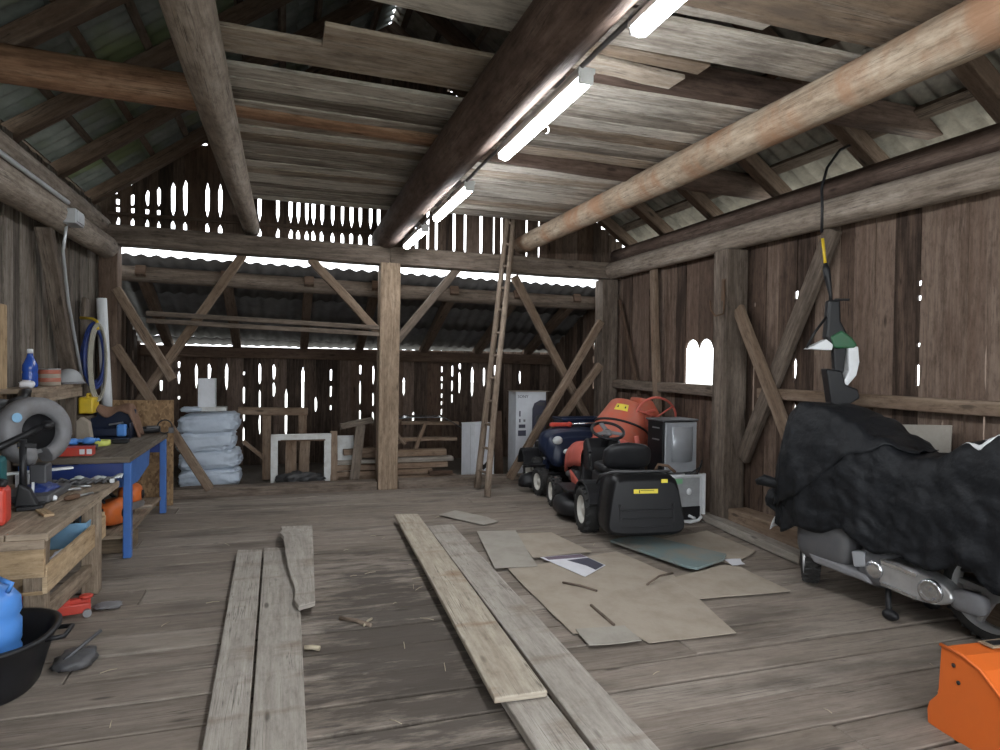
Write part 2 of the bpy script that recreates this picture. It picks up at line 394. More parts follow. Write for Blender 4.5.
# viewpoint: eye height 1.6 m just inside the barn doorway
_y, _p, _r = rad(17.9), rad(-1.0), rad(.72)
CF = V((math.sin(_y) * math.cos(_p), math.cos(_y) * math.cos(_p), math.sin(_p))); _r0 = V((math.cos(_y), -math.sin(_y), 0)); _u0 = _r0.cross(CF)
CR = _r0 * math.cos(_r) + _u0 * math.sin(_r); CU = -_r0 * math.sin(_r) + _u0 * math.cos(_r)

# ------------------------------------------------------------------ the barn: walls, floor, ceiling, roof
RIDGE = 1.24; SL = .72
def roof_z(x): return 3.43 + SL * (x + 1.97) if x < RIDGE else 3.43 + SL * (4.45 - x)

def plank_wall(name, mat, P, nrm, u0, u1, z0, ztop, gaps, bw=(.15, .22), th=.025, holes=None, parent=None, off=.012, lift=0):
    """Upright boards side by side; a gap is (u, width, [(za, zb), ...]) and is open only between za and zb."""
    mb = MB(); nrm = V(nrm); js = [(u0, 0, []), (u1, 0, [])] + [g for g in gaps]
    js.sort(key=lambda g: g[0]); full = [js[0]]
    for g in js[1:]:
        a = full[-1][0]; d = g[0] - a; n = max(1, round(d / U(*bw)))
        for k in range(1, n): full.append((a + d * k / n + U(-.012, .012), 0, []))
        full.append(g)
    for i, (ga, gb) in enumerate(zip(full, full[1:])):
        zt = ztop((ga[0] + gb[0]) / 2) + U(-.015, .015) if callable(ztop) else ztop
        def edge(g, s):
            pts = []; rs = sorted(g[2]); z = z0
            cl = -.002 if g[1] == 0 else -.006
            for a, b in rs:
                a = max(a + lift, z0); b = min(b + lift, zt)
                if b - a < .01: continue
                e = min(.12, (b - a) * (U(.12, .35) if b - a > .2 else .1))
                pts += [(z, cl), (a, cl), (a + e, g[1] / 2 * U(.7, 1)), (b - e, g[1] / 2 * U(.8, 1.1)), (b, cl)]; z = b
            pts += [(z, cl), (zt, cl)]
            out = []
            for zz, w in pts:
                q = (g[0] + s * w, zz)
                if not out or abs(out[-1][1] - zz) > 1e-4 or abs(out[-1][0] - q[0]) > 1e-4: out.append(q)
            return out
        def piece(za, zb, arch=False):
            l = [q for q in edge(ga, 1)]; r = [q for q in edge(gb, -1)]
            def clip(e):
                e2 = [q for q in e if za < q[1] < zb]; f = min(e, key=lambda q: abs(q[1] - za)); h = min(e, key=lambda q: abs(q[1] - zb))
                return [(f[0], za)] + e2 + [(h[0], zb)]
            l = clip(l); r = clip(r)
            o = l + r[::-1]
            if arch:
                a, b = l[0][0], r[0][0]; cm = (a + b) / 2; hw = (b - a) / 2
                o += [(cm + hw * .98 * math.cos(t), za + .10 * math.sin(t)) for t in (PI * k / 10 for k in range(0, 11))]
            k = nrm * (off if i % 2 else 0)
            mb.prism([P(u, z) + k for u, z in o], nrm * th)
        hole = None
        for h in holes or []:
            if abs(ga[0] - h[0]) < .02 and abs(gb[0] - h[1]) < .02: hole = h
        if hole: piece(z0, hole[2]); piece(hole[3], zt, True)
        else: piece(z0, zt)
    return struct(mb.build(name, mat, parent))

def frag(a, b, n, fill=.6):
    """n broken light slots between heights a and b."""
    out = []; L = (b - a) / n
    for k in range(n):
        s = a + k * L; out.append((s + U(0, .2) * L, s + L * (fill + U(-.1, .3))))
    return out

# right wall
rg = [(8.29, .02, [(1.0, 1.3)]), (7.79, .012, frag(.9, 1.3, 2)), (6.78, 0, []), (6.515, .02, [(1.39, 1.93)]), (6.25, 0, []), (6.13, .022, [(.2, 1.2)]), (5.575, .035, [(.75, 1.0), (1.05, 1.70), (2.19, 2.24)]),
      (5.23, .03, [(.25, .62)]), (5.015, .04, [(2.10, 2.2), (2.22, 2.30), (1.44, 1.72), (.8, 1.3)]), (4.52, .022, [(1.24, 1.31)]), (4.35, .03, [(1.2, 1.34)]),
      (3.765, .028, [(2.21, 2.25), (2.10, 2.14), (1.76, 1.79), (1.46, 1.64)]), (3.56, .028, [(1.02, 1.27)]), (3.26, .022, [(1.40, 1.82), (1.1, 1.3)]), (3.0, .015, [(1.2, 2.0)])]
plank_wall('wall_right', 'wall', lambda u, z: V((4.45, u, z)), (1, 0, 0), -1.25, 8.62, -.12, 3.10, rg, (.17, .25), holes=[(6.25, 6.515, 1.39, 1.80), (6.515, 6.78, 1.39, 1.80)])
# left wall
lg = [(6.36, .014, frag(1.35, 2.5, 9, .3)), (5.86, .008, frag(1.5, 2.4, 5, .4)), (7.45, .012, frag(1.5, 2.2, 4, .4)), (7.0, .008, frag(1.6, 2.4, 3, .4))]
plank_wall('wall_left', 'wall_grey', lambda u, z: V((-1.97, u, z)), (-1, 0, 0), -1.25, 8.62, -.12, 3.3, lg, (.12, .19))
# gable above the tie beam
gx = [-1.81, -1.66, -1.51, -1.39, -1.24, -1.11, -.87, -.73, -.29, -.08, .07, .16, .26, .34, .44, .57, .69, .80, .91, 1.04, 1.14, 1.63, 1.78, 1.89, 2.13, 2.28, 2.5, 2.68, 2.79, 3.15, 3.33]
gg = []
for x in gx:
    t = roof_z(x); hi = min(t - .06, 3.42 + (x + 1.81) * .45, 3.72) if x < -.5 else min(t - .1, 4.0)
    if x < -.5 and x not in (-1.24, -1.11, -.87, -.73): gg.append((x, .04, [(2.95, 3.225), (3.255, 3.33)] + ([(3.35, hi)] if hi > 3.40 else [])))
    elif x < 1.2: gg.append((x, .046, [(2.95, 3.225), (3.255, hi)]))
    else: gg.append((x, .042 if x < 2.6 else .03, [(2.95, hi)]))
plank_wall('wall_gable', 'wall_dark', lambda u, z: V((u, 8.63, z)), (0, 1, 0), -2.05, 4.85, 2.98, roof_z, gg, (.11, .17))
# rear wall of the lean-to bay
bk = {-1.73: [(1.05, 1.22)], -1.49: [(.93, .98), (1.12, 1.38), (1.4, 1.5)], -1.25: [(1.05, 1.5)], -1.07: [(1.2, 1.48)], -.83: [(1.04, 1.5)], -.58: [(.2, .52), (.56, .8), (.84, 1.14), (1.3, 1.35)], -.35: [(.35, .72), (.75, 1.1), (1.14, 1.5)], -.14: [(.95, 1.2), (1.22, 1.48)],
      .04: [(.3, 1.12)], .29: [(.7, 1.46)], .49: [(.7, .98)], .72: frag(.7, 1.44, 3, .6), 1.18: [(.55, .75), (.78, 1.26), (1.32, 1.48)], 1.39: [(.5, .74), (.78, 1.05), (1.12, 1.5)], 1.89: [(.95, 1.3)], 2.05: [(.5, .72)], 2.53: frag(.5, 1.5, 7, .6), 2.71: [(.85, 1.0), (1.02, 1.25), (1.28, 1.5)],
      2.84: [(.98, 1.40), (1.42, 1.52)], 3.06: [(.92, 1.5)], 3.27: [(1.1, 1.48)], 3.47: [(1.0, 1.28), (1.31, 1.5)], 3.92: [(1.13, 1.44)]}
plank_wall('wall_back', 'wall_dark', lambda u, z: V((u, 11.0, z)), (0, 1, 0), -2.2, 4.65, -.05, 1.80, [(x, .042 if len(r) < 3 else .03, r) for x, r in bk.items()], (.14, .22), lift=.07)
# side walls of the lean-to bay
zt = lambda y: 2.72 - .4 * (y - 8.8)
plank_wall('wall_back_right', 'wall_dark', lambda u, z: V((4.47, u, z)), (1, 0, 0), 8.66, 11.0, 0, zt, [(y, .03, frag(1.2, 2.2, 5, .6)) for y in (8.95, 9.25, 9.5, 9.85, 10.2, 10.55)] , (.14, .2))
plank_wall('wall_back_left', 'wall_dark', lambda u, z: V((-2.0, u, z)), (-1, 0, 0), 8.66, 11.0, 0, zt, [(y, .02, frag(.8, 1.8, 4, .5)) for y in (9.1, 9.9, 10.5)], (.14, .2))
# front wall: the wide doorway the picture is taken from
mb = MB()
for x in (-1.9, 4.38): mb.box((x, -1.27, 1.6), (.16, .03, 3.2))
k = -1.95
while k < 4.4:
    z1 = roof_z(k + .08); mb.box((k + .08, -1.27, (3.15 + z1) / 2), (.155, .03, z1 - 3.15)); k += .16
struct(mb.build('wall_front', 'wall'))

# floor of broad cross planks
mb = MB(); y = -1.25
while y < 8.4:
    w = min(U(.24, .31), 8.45 - y); xs = [-1.97, U(-1.7, -.7) if U(0, 1) < .5 else U(1.9, 4.0), 4.44]
    for a, b in zip(xs, xs[1:]):
        d0 = U(-.006, .006); zz = U(-.006, 0)
        n = 7; rings = []
        for k in range(n + 1):
            x = lp(a + .003, b - .003, k / n); e0 = U(.002, .009) if U(0, 1) < .7 else .016; e1 = U(.002, .009) if U(0, 1) < .7 else .016
            rings.append([V((x, y + e0, -.04)), V((x, y + w - e1, -.04)), V((x, y + w - e1, zz)), V((x, y + e0, zz))])
        mb.loft(rings)
    y += w
struct(mb.build('floor', 'floor', bevel=.005, seg=1))
mb = MB(); mb.box((1.24, 3.6, -.10), (6.5, 9.75, .11)); struct(mb.build('floor_light_block', 'dirt'))  # slab added beneath the planks to block light from below
mb = MB(); mb.grid(lambda u, v: (lp(-2.2, 4.7, u), lp(8.4, 11.05, v), -.03 + .03 * NZ.noise(V((u * 9, v * 5, 0)))), 40, 24); struct(mb.build('floor_rear_bay', 'dirt', solid=.04))
mb = MB(); mb.box((1.2, 4, -.42), (120, 120, .2)); struct(mb.build('ground_outside', 'ground'))

# ceiling of loose boards lying across the three logs
mb = MB()
def cb(x0, x1, y0, y1, z=3.335, th=.028, tl=0, sk=0):
    n = 5; rings = []
    for k in range(n + 1):
        t = k / n; x = lp(x0, x1, t); dy = sk * (t - .5); e = .006
        rings.append([V((x, y0 + dy + U(-e, e), z + tl * t)), V((x, y1 + dy + U(-e, e), z + tl * t + U(0, .008))), V((x, y1 + dy, z + th + tl * t)), V((x, y0 + dy, z + th + tl * t))])
    mb.loft(rings)
# left half
cb(.15, 1.3, 2.75, 3.33, sk=.1); cb(-.5, 1.25, 2.0, 2.5); cb(-.5, 1.25, 2.52, 2.72)
cb(.19, 1.32, 3.63, 3.89, .325 + 3, sk=.07); cb(-.52, 1.28, 3.86, 4.17, 3.345, sk=.10)
ys = 4.33
for w in (.19, .165, .185, .155): cb(-.52, 1.3, ys, ys + w - .006, 3.335 + U(0, .012), sk=.1); ys += w
ys = 5.24; lef = []
while ys < 7.62:
    w = U(.15, .22); cb(-.52 + U(-.05, .03), 1.3, ys, ys + w - U(.002, .012), 3.335 + U(0, .014), sk=U(.02, .08)); ys += w
# right half
cb(1.25, 3.35, 2.35, 2.86, sk=.05); cb(1.25, 2.38, 2.88, 2.96, 3.36); cb(1.22, 3.4, 2.975, 3.315, 3.33, sk=.03); cb(1.1, 3.3, 1.8, 2.33)
cb(1.3, 2.36, 3.35, 3.48, 3.35, sk=.05); cb(1.3, 2.30, 3.49, 3.67, 3.335, sk=.12)
cb(1.25, 3.35, 3.82, 3.97, 3.33, sk=.06)
ys = 4.0
while ys < 5.3:
    w = U(.15, .21); cb(1.25, 3.33 + U(-.05, .05), ys, ys + w - U(.003, .012), 3.335 + U(0, .014), sk=U(.02, .1)); ys += w
ys = 5.66
while ys < 7.62:
    w = U(.15, .22); cb(1.25, 3.33 + U(-.05, .05), ys, ys + w - U(.002, .012), 3.335 + U(0, .014), sk=U(.02, .06)); ys += w
for k in range(9): cb(-.52, 1.2, -1.0 + k * .33, -.69 + k * .33); cb(1.25, 3.35, -1.05 + k * .31, -.76 + k * .31)
struct(mb.build('ceiling', 'ceil', bevel=.004, seg=1))

# roof slopes: corrugated sheets on battens and rafters
RAFL = [8.28, 7.18, 6.08, 5.0, 3.9, 2.8, 1.7, .5, -.8]; RAFR = [8.3, 7.4, 6.4, 5.35, 4.27, 3.2, 2.1, 1.0, -.2, -1.0]
ca = 1 / math.hypot(1, SL); sa = SL * ca
for side, nm, smat in ((-1, 'roof_left', 'roof_moss'), (1, 'roof_right', 'roof')):
    rt = thing(nm, nm, 'roof'); del rt['label']; del rt['category']; rt['kind'] = 'structure'
    e = -1.97 if side < 0 else 4.45
    def pt(s, y, h):                      # s metres up the slope from the wall line, h above the rafter tops
        return V((e - side * s * ca - (-side) * 0 + side * h * sa, y, 3.43 + s * sa + h * ca))
    LEN = 3.21 / ca
    mb = MB()
    for cnum in range(5):
        s0 = -.42 + cnum * .98; s1 = min(s0 + 1.08, LEN + .05)
        n = 420
        mb.grid(lambda u, v: pt(lp(s0, s1, v), lp(-1.4, 8.75, u), .085 + .022 * math.cos(2 * PI * lp(-1.4, 8.75, u) / .16) + .012 * (1 - v)), n, 3)
    mb.build('sheeting', smat, rt, solid=.006)
    mb = MB()
    for k in range(11):
        s = (-.12 if side < 0 else .04) + k * .42; mb.beam(pt(s, -1.35, .025), pt(s, 8.7, .025), .06 if (side < 0 or k) else .1, .045, up=(side * sa, 0, ca), n=8, jit=.004)
    mb.build('batten', 'rafter', rt)
    for y in (RAFL if side < 0 else RAFR):
        mb = MB(); dy = U(-.04, .04)
        mb.beam(pt(-.28, y, -.065), pt(LEN, y + dy, -.065), .13, .13, up=(side * sa, 0, ca), n=5, jit=.008); mb.build('rafter', 'rafter', rt, bevel=.012)
# lean-to roof at the rear
rt = thing('roof_rear', '', ''); del rt['label']; del rt['category']; rt['kind'] = 'structure'
mb = MB(); Z0 = lambda y: 2.80 - .4 * (y - 8.8)
for a, b in ((8.82, 9.62), (9.52, 10.32), (10.22, 10.93)):
    mb.grid(lambda u, v: (lp(-2.2, 4.7, u), lp(a, b, v), Z0(lp(a, b, v)) - .017 * lp(-.4, 6.5, u) + .03 * (1 - v) + .014 * math.cos(2 * PI * lp(-2.2, 4.7, u) / .16)), 300, 3)
mb.grid(lambda u, v: (lp(-2.2, 4.7, u), lp(10.98, 11.2, v), lp(1.945, 1.838, v) - .017 * lp(-.4, 6.5, u) * .5 + .008 * math.cos(2 * PI * lp(-2.2, 4.7, u) / .16)), 300, 2)
mb.build('sheeting', 'roof_lean', rt, solid=.006)
for x in (-1.62, -.68, .30, 1.15, 2.2, 3.12, 4.02):
    mb = MB(); dz = -.017 * (x + 1.8); mb.beam((x, 8.85, 2.66 + dz), (x, 11.02, 1.80 + dz * .4), .12, .12, n=3, jit=.008); mb.build('rafter', 'rafter', rt, bevel=.01)
mb = MB(); mb.log((-2, 8.98, 2.61), (4.5, 8.98, 2.50), .095, .10); mb.build('purlin', 'beam', rt)
mb = MB(); mb.beam((-2, 10.95, 1.725), (4.5, 10.95, 1.67), .14, .17, n=6, jit=.008); mb.build('wall_plate', 'wall_dark', rt, bevel=.01)

# ------------------------------------------------------------------ the timber frame
def timber(name, label, cat, mat, shape, bevel=.012, group=None):
    mb = MB(); shape(mb); return tag(mb.build(name, mat, bevel=bevel), label, cat, group)
def log_(name, label, mat, p0, p1, r0, r1, cat='log beam', wob=.015):
    mb = MB(); mb.log(p0, p1, r0, r1, n=24, wob=wob); return tag(mb.build(name, mat), label, cat)

timber('timber_post', 'pale squared timber post standing free in the middle of the rear frame', 'post', 'post', lambda m: m.beam((1.25, 8.5, 0), (1.26, 8.5, 2.84), .25, .25, (0, 1, 0), 6, .003))
timber('timber_post', 'dark timber post at the left corner beside the white pipe', 'post', 'rafter', lambda m: m.beam((-1.86, 8.5, 0), (-1.855, 8.5, 2.9), .19, .22, (0, 1, 0), 5, .004))
timber('timber_post', 'weathered grey timber post where rear frame meets right plank wall', 'post', 'beam', lambda m: m.beam((4.3, 8.5, 0), (4.3, 8.5, 2.78), .24, .24, (0, 1, 0), 5, .004))
timber('timber_post', 'thick brown wall post with iron hook, between bright hole and crossed braces', 'post', 'beam', lambda m: m.beam((4.31, 5.77, .0), (4.31, 5.77, 2.77), .225, .25, (1, 0, 0), 5, .005))
timber('timber_post', 'slim upright board standing against right wall behind the concrete mixer', 'post', 'brace', lambda m: m.beam((4.36, 7.13, .1), (4.37, 7.38, 2.98), .12, .06, (1, 0, 0), 6, .006))
timber('tie_beam', 'long squared beam across the rear frame above the bright light slit', 'beam', 'beam', lambda m: (m.beam((-2.05, 8.5, 2.98), (1.25, 8.5, 2.925), .25, .22, (0, 0, 1), 6, .004), m.beam((1.25, 8.5, 2.925), (4.5, 8.5, 2.90), .25, .22, (0, 0, 1), 6, .004)))
log_('log_beam', 'thick grey log running overhead at the left edge of the ceiling boards', 'log', (-.39, 8.75, 3.19), (-.42, -1.2, 3.19), .10, .135)
log_('log_beam', 'dark central log beam overhead that carries the row of fluorescent lights', 'log_dark', (1.22, 8.75, 3.155), (1.17, -1.2, 3.16), .16, .175)
log_('log_beam', 'pale tan log overhead with orange patches at right edge of ceiling boards', 'log_tan', (3.08, 8.75, 3.20), (2.98, -1.2, 3.17), .12, .135)
log_('wall_plate_log', 'lower of the two logs on left plank wall, carrying a zinc conduit', 'log', (-1.82, 8.15, 2.78), (-1.80, -1.2, 2.76), .12, .135)
log_('wall_plate_log', 'upper of the two logs on left plank wall, under the mossy roof', 'log', (-1.93, 8.48, 3.06), (-1.90, -1.2, 3.04), .10, .11)
log_('wall_plate_log', 'lower cracked log along the top of the right plank wall', 'log', (4.33, 8.65, 2.885), (4.32, -1.2, 2.86), .115, .125)
log_('wall_plate_log', 'upper brown log along right wall directly below the bright roof sheets', 'log_dark', (4.46, 8.55, 3.14), (4.47, -1.2, 3.07), .095, .095)
log_('cross_log', 'orange-brown cross log spanning from left roof slope through the ceiling boards', 'log_orange', (-2.1, 4.80, 3.405), (1.2, 5.22, 3.405), .115, .115, wob=.01)
log_('cross_log', 'reddish-brown cross log in the ceiling right of the dark central log', 'log_dark', (1.22, 5.3, 3.405), (4.7, 5.72, 3.40), .115, .12, wob=.01)
timber('cross_beam', 'reddish-brown cross beam in the ceiling gap beside the pale tan log', 'beam', 'log_dark', lambda m: m.beam((1.3, 3.73, 3.44), (4.7, 3.86, 3.44), .13, .18, n=4, jit=.006))
timber('gable_rail', 'thin horizontal rail across the slatted gable above the tie beam', 'rail', 'wall_dark', lambda m: m.beam((-1.9, 8.6, 3.245), (1.2, 8.6, 3.235), .03, .035, n=5, jit=.002), 0)
timber('collar_board', 'short pale board at the top of the slatted gable beside grey log', 'board', 'log', lambda m: m.beam((-1.08, 8.5, 4.22), (.6, 8.5, 4.14), .05, .2, n=3, jit=.004))
timber('sill_log', 'low worn sill log across the floor in front of pale sacks', 'sill', 'beam', lambda m: (m.beam((-1.75, 8.5, .045), (1.12, 8.5, .045), .22, .13, n=6, jit=.008), m.beam((1.38, 8.5, .045), (4.18, 8.5, .045), .22, .13, n=6, jit=.008)))
timber('sill_log', 'sill timber on the floor along the right wall behind the covered motorcycle', 'sill', 'brace', lambda m: m.beam((4.31, 5.6, .09), (4.33, .5, .09), .22, .2, n=6, jit=.006))
# braces of the rear frame
br = lambda lab, p0, p1, w=.12, h=.1, mat='brace': timber('diagonal_brace', lab, 'brace', mat, lambda m: m.beam(p0, p1, w, h, (0, 1, 0), 5, .005))
br('long brace slanting from tie beam down left behind the two stacked poles', (-.47, 8.60, 2.86), (-1.70, 8.60, .92), .1, .09)
br('brace from tie beam slanting down right to the central timber post', (.30, 8.5, 2.84), (1.13, 8.5, 1.97), .1, .1)
br('brace from central timber post slanting up right to the tie beam', (1.36, 8.5, 1.86), (2.16, 8.5, 2.84), .1, .1, 'beam')
br('brace from tie beam behind the ladder slanting down to right corner post', (2.96, 8.60, 2.78), (4.14, 8.60, .72), .1, .09)
br('long brace from right corner post slanting down left behind the blue tractor', (4.17, 8.40, 2.20), (2.86, 8.40, .07), .1, .09)
br('shorter lower brace leaning on right corner post behind the concrete mixer', (4.17, 8.41, 1.60), (3.42, 8.41, .62), .1, .09)
br('cut-off board slanting down right from the left corner post', (-1.78, 8.41, 2.38), (-1.20, 8.41, 1.36), .1, .09)
br('round-edged brace slanting from left corner post down past the pale sacks', (-1.78, 8.41, 1.74), (-.80, 8.38, .10), .1, .09)
# right wall members
br('crossing plank sloping down towards the covered motorcycle, in front of right wall', (4.30, 5.63, 2.18), (4.33, 4.72, .62), .05, .14)
br('brown beam crossing the right wall from hanging power tool down to wall post', (4.37, 4.50, 2.76), (4.39, 5.63, .67), .07, .15, 'beam')
br('thin dark strut slanting down the right wall near the rear corner', (4.40, 8.3, 2.5), (4.40, 7.72, 1.2), .04, .06, 'wall_dark')
timber('wall_rail', 'horizontal rail on right wall under the bright hole in the boards', 'rail', 'beam', lambda m: m.beam((4.39, 8.37, 1.34), (4.39, 5.93, 1.33), .1, .12, n=5, jit=.006))
timber('wall_rail', 'horizontal rail on right wall above the covered motorcycle', 'rail', 'brace', lambda m: m.beam((4.40, 5.4, 1.345), (4.40, .2, 1.345), .1, .10, n=8, jit=.004))
timber('wall_strut', 'slanting post on left wall with the zinc conduit running down it', 'brace', 'beam', lambda m: m.beam((-1.87, 6.36, 2.68), (-1.87, 7.16, 1.36), .10, .12, (1, 0, 0), 4, .006))
timber('wall_strut', 'grey upright board on left wall above the coiled blue hose', 'board', 'wall_grey', lambda m: m.beam((-1.9, 7.72, 2.2), (-1.9, 7.55, 1.0), .16, .04, (1, 0, 0), 3, .004))
timber('wall_strut', 'pale fresh board nailed upright at the far left of left wall', 'board', 'plywood', lambda m: m.beam((-1.92, 5.62, .9), (-1.92, 5.62, 1.98), .2, .03, (1, 0, 0), 3, .002))
for dz, lab in ((2.11, 'upper of two stacked poles lying across the rear frame braces'), (2.03, 'lower of two stacked poles lying across the rear frame braces')):
    timber('stored_pole', lab, 'pole', 'beam', lambda m: m.beam((-1.47, 8.38 + (2.11 - dz) * .3, dz), (1.12, 8.36, dz - .09), .07, .055, n=6, jit=.003), .008)

# ------------------------------------------------------------------ lights under the central log
LAB = ['nearest fluorescent light, cut off by the top of the photo', 'longest looking fluorescent light, second along the dark central log', 'third fluorescent light along the dark central log, fourth lies beyond it', 'fluorescent light at the far end of dark central log, above the timber post']
for i, (ya, yb) in enumerate(((1.22, 2.50), (2.98, 4.28), (5.12, 6.34), (6.88, 8.0))):
    t = thing('fluorescent_light', LAB[i], 'light', (1.385, (ya + yb) / 2, 2.98), 0, 'fluorescent lights on the central log')
    L = yb - ya; mb = B(t); mb.box((0, 0, .042), (.09, L, .028)); mb.box((-.041, 0, .026), (.008, L, .04)); mb.build('housing', 'white', t, bevel=.006)
    mb = B(t); mb.lathe([(.026, -L / 2 + .02), (.034, -L / 2 + .04), (.034, L / 2 - .04), (.026, L / 2 - .02)], (0, 0, -.004), (0, 1, 0), 16); mb.build('diffuser', 'tube', t)
    for s in (-1, 1):
        mb = B(t); mb.box((0, s * (L / 2 - .012), .008), (.078, .022, .062)); mb.build('end_cap', 'white', t, bevel=.008)
    for s in (-1, 1):
        mb = B(t); mb.box((-.04, s * L * .3, .085), (.06, .04, .055)); mb.build('bracket', 'grey_mid', t)
mb = MB(); mb.tube([(1.36, y, 3.035 + .004 * math.sin(y * 7)) for y in (x * .25 + 1.0 for x in range(29))], .012, 8)
tag(mb.build('cable_conduit', 'grey_mid'), 'grey cable conduit joining the fluorescent lights along the central log', 'conduit')
mb = MB(); mb.tube([(1.40 + .025 * math.sin(a), 3.55 + .01 * a, 2.93 - .03 * math.cos(a) + .0 * a) for a in (k * .5 for k in range(10))] , .004, 6)
tag(mb.build('wire_hook', 'zinc'), 'small curled wire hook hanging beside the long fluorescent light', 'hook')
# conduit on the left wall
t = thing('wall_conduit', 'zinc conduit with junction box on the lower left wall log', 'conduit', (-1.72, 6.65, 2.70))
mb = MB(); mb.tube([(-1.68, y, 2.865) for y in (3.0, 4, 5, 6, 6.2, 6.3)], .018, 8); mb.build('pipe', 'zinc', t)
mb = MB(); mb.tube([(-1.72, 6.42, 2.72), (-1.77, 6.50, 2.5), (-1.79, 6.72, 2.1), (-1.79, 7.02, 1.62), (-1.79, 7.14, 1.42)], .013, 8); mb.build('down_pipe', 'zinc', t)
mb = MB(); mb.box((-1.67, 6.40, 2.76), (.10, .24, .12)); mb.box((-1.615, 6.40, 2.76), (.01, .2, .09)); mb.build('junction_box', 'zinc', t, bevel=.01)

# ------------------------------------------------------------------ ladder
t = thing('ladder', 'tall wooden ladder leaning against the tie beam, right of centre post', 'ladder', (2.33, 7.64, 0))
ra, rb = V((2.335, 7.66, 0)), V((2.85, 8.33, 3.62)); la, lb = V((2.34, 8.12, .02)), V((2.80, 8.36, 3.70))
for a, b in ((ra, rb), (la, lb)):
    mb = B(t); mb.m = MX(); mb.log(a, b, .042, .034, 10, 14, .012); mb.build('rail', 'brace', t)
for k in range(12):
    u = (k + .9) / 12.6; mb = MB(); p = ra.lerp(rb, u); q = la.lerp(lb, u - .01); d = (q - p) * .06
    mb.log(p - d, q + d, .017, .017, 8, 3, .003); mb.build('rung', 'brace', t)

# ------------------------------------------------------------------ boards, cardboard and scraps on the floor
def plank(name, label, mat, corners, z0, z1, cat='plank', jag=0, rise=None, bevel=.004):
    """Board from four floor corners a-b (far end), c-d (near end): loft along its length."""
    a, b, c, d = [V((*p, 0)) for p in corners]; mb = MB(); n = 14; rings = []
    for k in range(n + 1):
        t = k / n; l = a.lerp(d, t); r = b.lerp(c, t); w = (r - l)
        l = l + w * U(-jag, jag); r = r - w * U(-.1, .1) * jag; h = rise(t) if rise else 0
        rings.append([l + V((0, 0, z0 + h)), r + V((0, 0, z0 + h)), r + V((0, 0, z1 + h + U(-.002, .002))), l + V((0, 0, z1 + h + U(-.002, .002)))])
    mb.loft(rings); return tag(mb.build(name, mat, bevel=bevel, seg=1), label, cat)
plank('plank', 'narrow grey plank, outermost left of the pair on the floor', 'board', [(-.35, 5.86), (-.16, 5.82), (-.125, 1.95), (-.285, 1.95)], .002, .045)
plank('plank', 'wide grey plank of the left pair, partly under the warped board', 'board', [(-.145, 5.88), (.12, 5.82), (.095, 1.95), (-.112, 1.95)], .002, .04)
plank('board_offcut', 'short warped board with torn edge lying on the wide grey plank', 'board', [(-.02, 6.40), (.26, 6.36), (.20, 4.36), (.09, 4.30)], .055, .09, jag=.08, rise=lambda t: .02 * math.sin(t * 6))
plank('plank', 'pale raised plank lying on top of two others, right of floor centre', 'board_tan', [(1.06, 6.66), (1.29, 6.61), (1.175, 2.86), (.92, 2.87)], .05, .08, rise=lambda t: .01 - .012 * abs(t - .5))
plank('plank', 'long grey plank on the floor running beside the pale raised plank', 'board', [(1.31, 6.25), (1.56, 6.25), (1.45, 1.9), (1.20, 1.9)], .002, .045)
plank('plank', 'lowest plank peeking out under the near end of pale raised plank', 'board', [(.98, 3.5), (1.19, 3.5), (1.19, 1.95), (.98, 1.95)], .002, .046)
def sheet(name, label, cat, mat, pts, z, th=.005, sub=3, curl=.004):
    """Thin sheet lying on the floor: subdivided irregular outline with slightly lifted edges."""
    out = []; n = len(pts); cx = sum(p[0] for p in pts) / n; cy = sum(p[1] for p in pts) / n
    for i in range(n):
        a, b = V(pts[i]), V(pts[(i + 1) % n])
        for k in range(sub):
            p = a.lerp(b, k / sub); out.append((p.x + U(-.006, .006), p.y + U(-.006, .006)))
    mb = MB(); mb.prism([(x, y, z + curl * .5 * ((x - cx) * .6 + (y - cy) * .8)) for x, y in out], (0, 0, th))
    return tag(mb.build(name, mat), label, cat)
sheet('cardboard', 'largest brown cardboard sheet, spread in front of the mower', 'cardboard', 'card', [(1.66, 4.87), (1.88, 4.9), (2.7, 5.08), (2.81, 4.39), (2.57, 3.33), (2.0, 3.36), (1.97, 3.56), (1.64, 3.6), (1.63, 3.98)], .010, sub=4)
sheet('cardboard', 'narrow grey cardboard with straight edges next to the long plank', 'cardboard', 'card_grey', [(1.73, 6.0), (2.09, 5.94), (1.89, 4.85), (1.56, 4.89)], .022, curl=.006)
sheet('cardboard', 'small beige cardboard piece behind the printed leaflet', 'cardboard', 'card', [(2.04, 5.84), (2.40, 5.79), (2.48, 5.12), (1.94, 5.08)], .018)
sheet('cardboard', 'small pale cardboard strip at the near corner of largest sheet', 'cardboard', 'card_grey', [(1.66, 3.63), (1.97, 3.59), (1.96, 3.37), (1.64, 3.39)], .021)
sheet('cardboard', 'brown cardboard on the floor nearest the motorcycle front wheel', 'cardboard', 'card', [(2.73, 4.32), (3.33, 4.5), (3.44, 4.42), (3.42, 3.85), (2.7, 3.89)], .012)
sheet('cardboard', 'brown cardboard half under the teal board, beside right wall', 'cardboard', 'card', [(3.28, 5.34), (3.90, 5.5), (3.88, 4.78), (3.42, 4.5)], .008)
sheet('cardboard', 'leaf-shaped grey cardboard scrap, farthest of the floor sheets', 'cardboard', 'card_grey', [(1.55, 6.81), (1.77, 6.97), (2.0, 6.6), (2.06, 6.37), (1.88, 6.28)], .010)
mb = MB(); mb.prism([(2.77, 5.33, .022), (3.15, 5.47, .022), (3.49, 4.66, .03), (3.38, 4.55, .03), (3.03, 4.40, .03), (2.98, 4.46, .03)], (0, 0, .022))
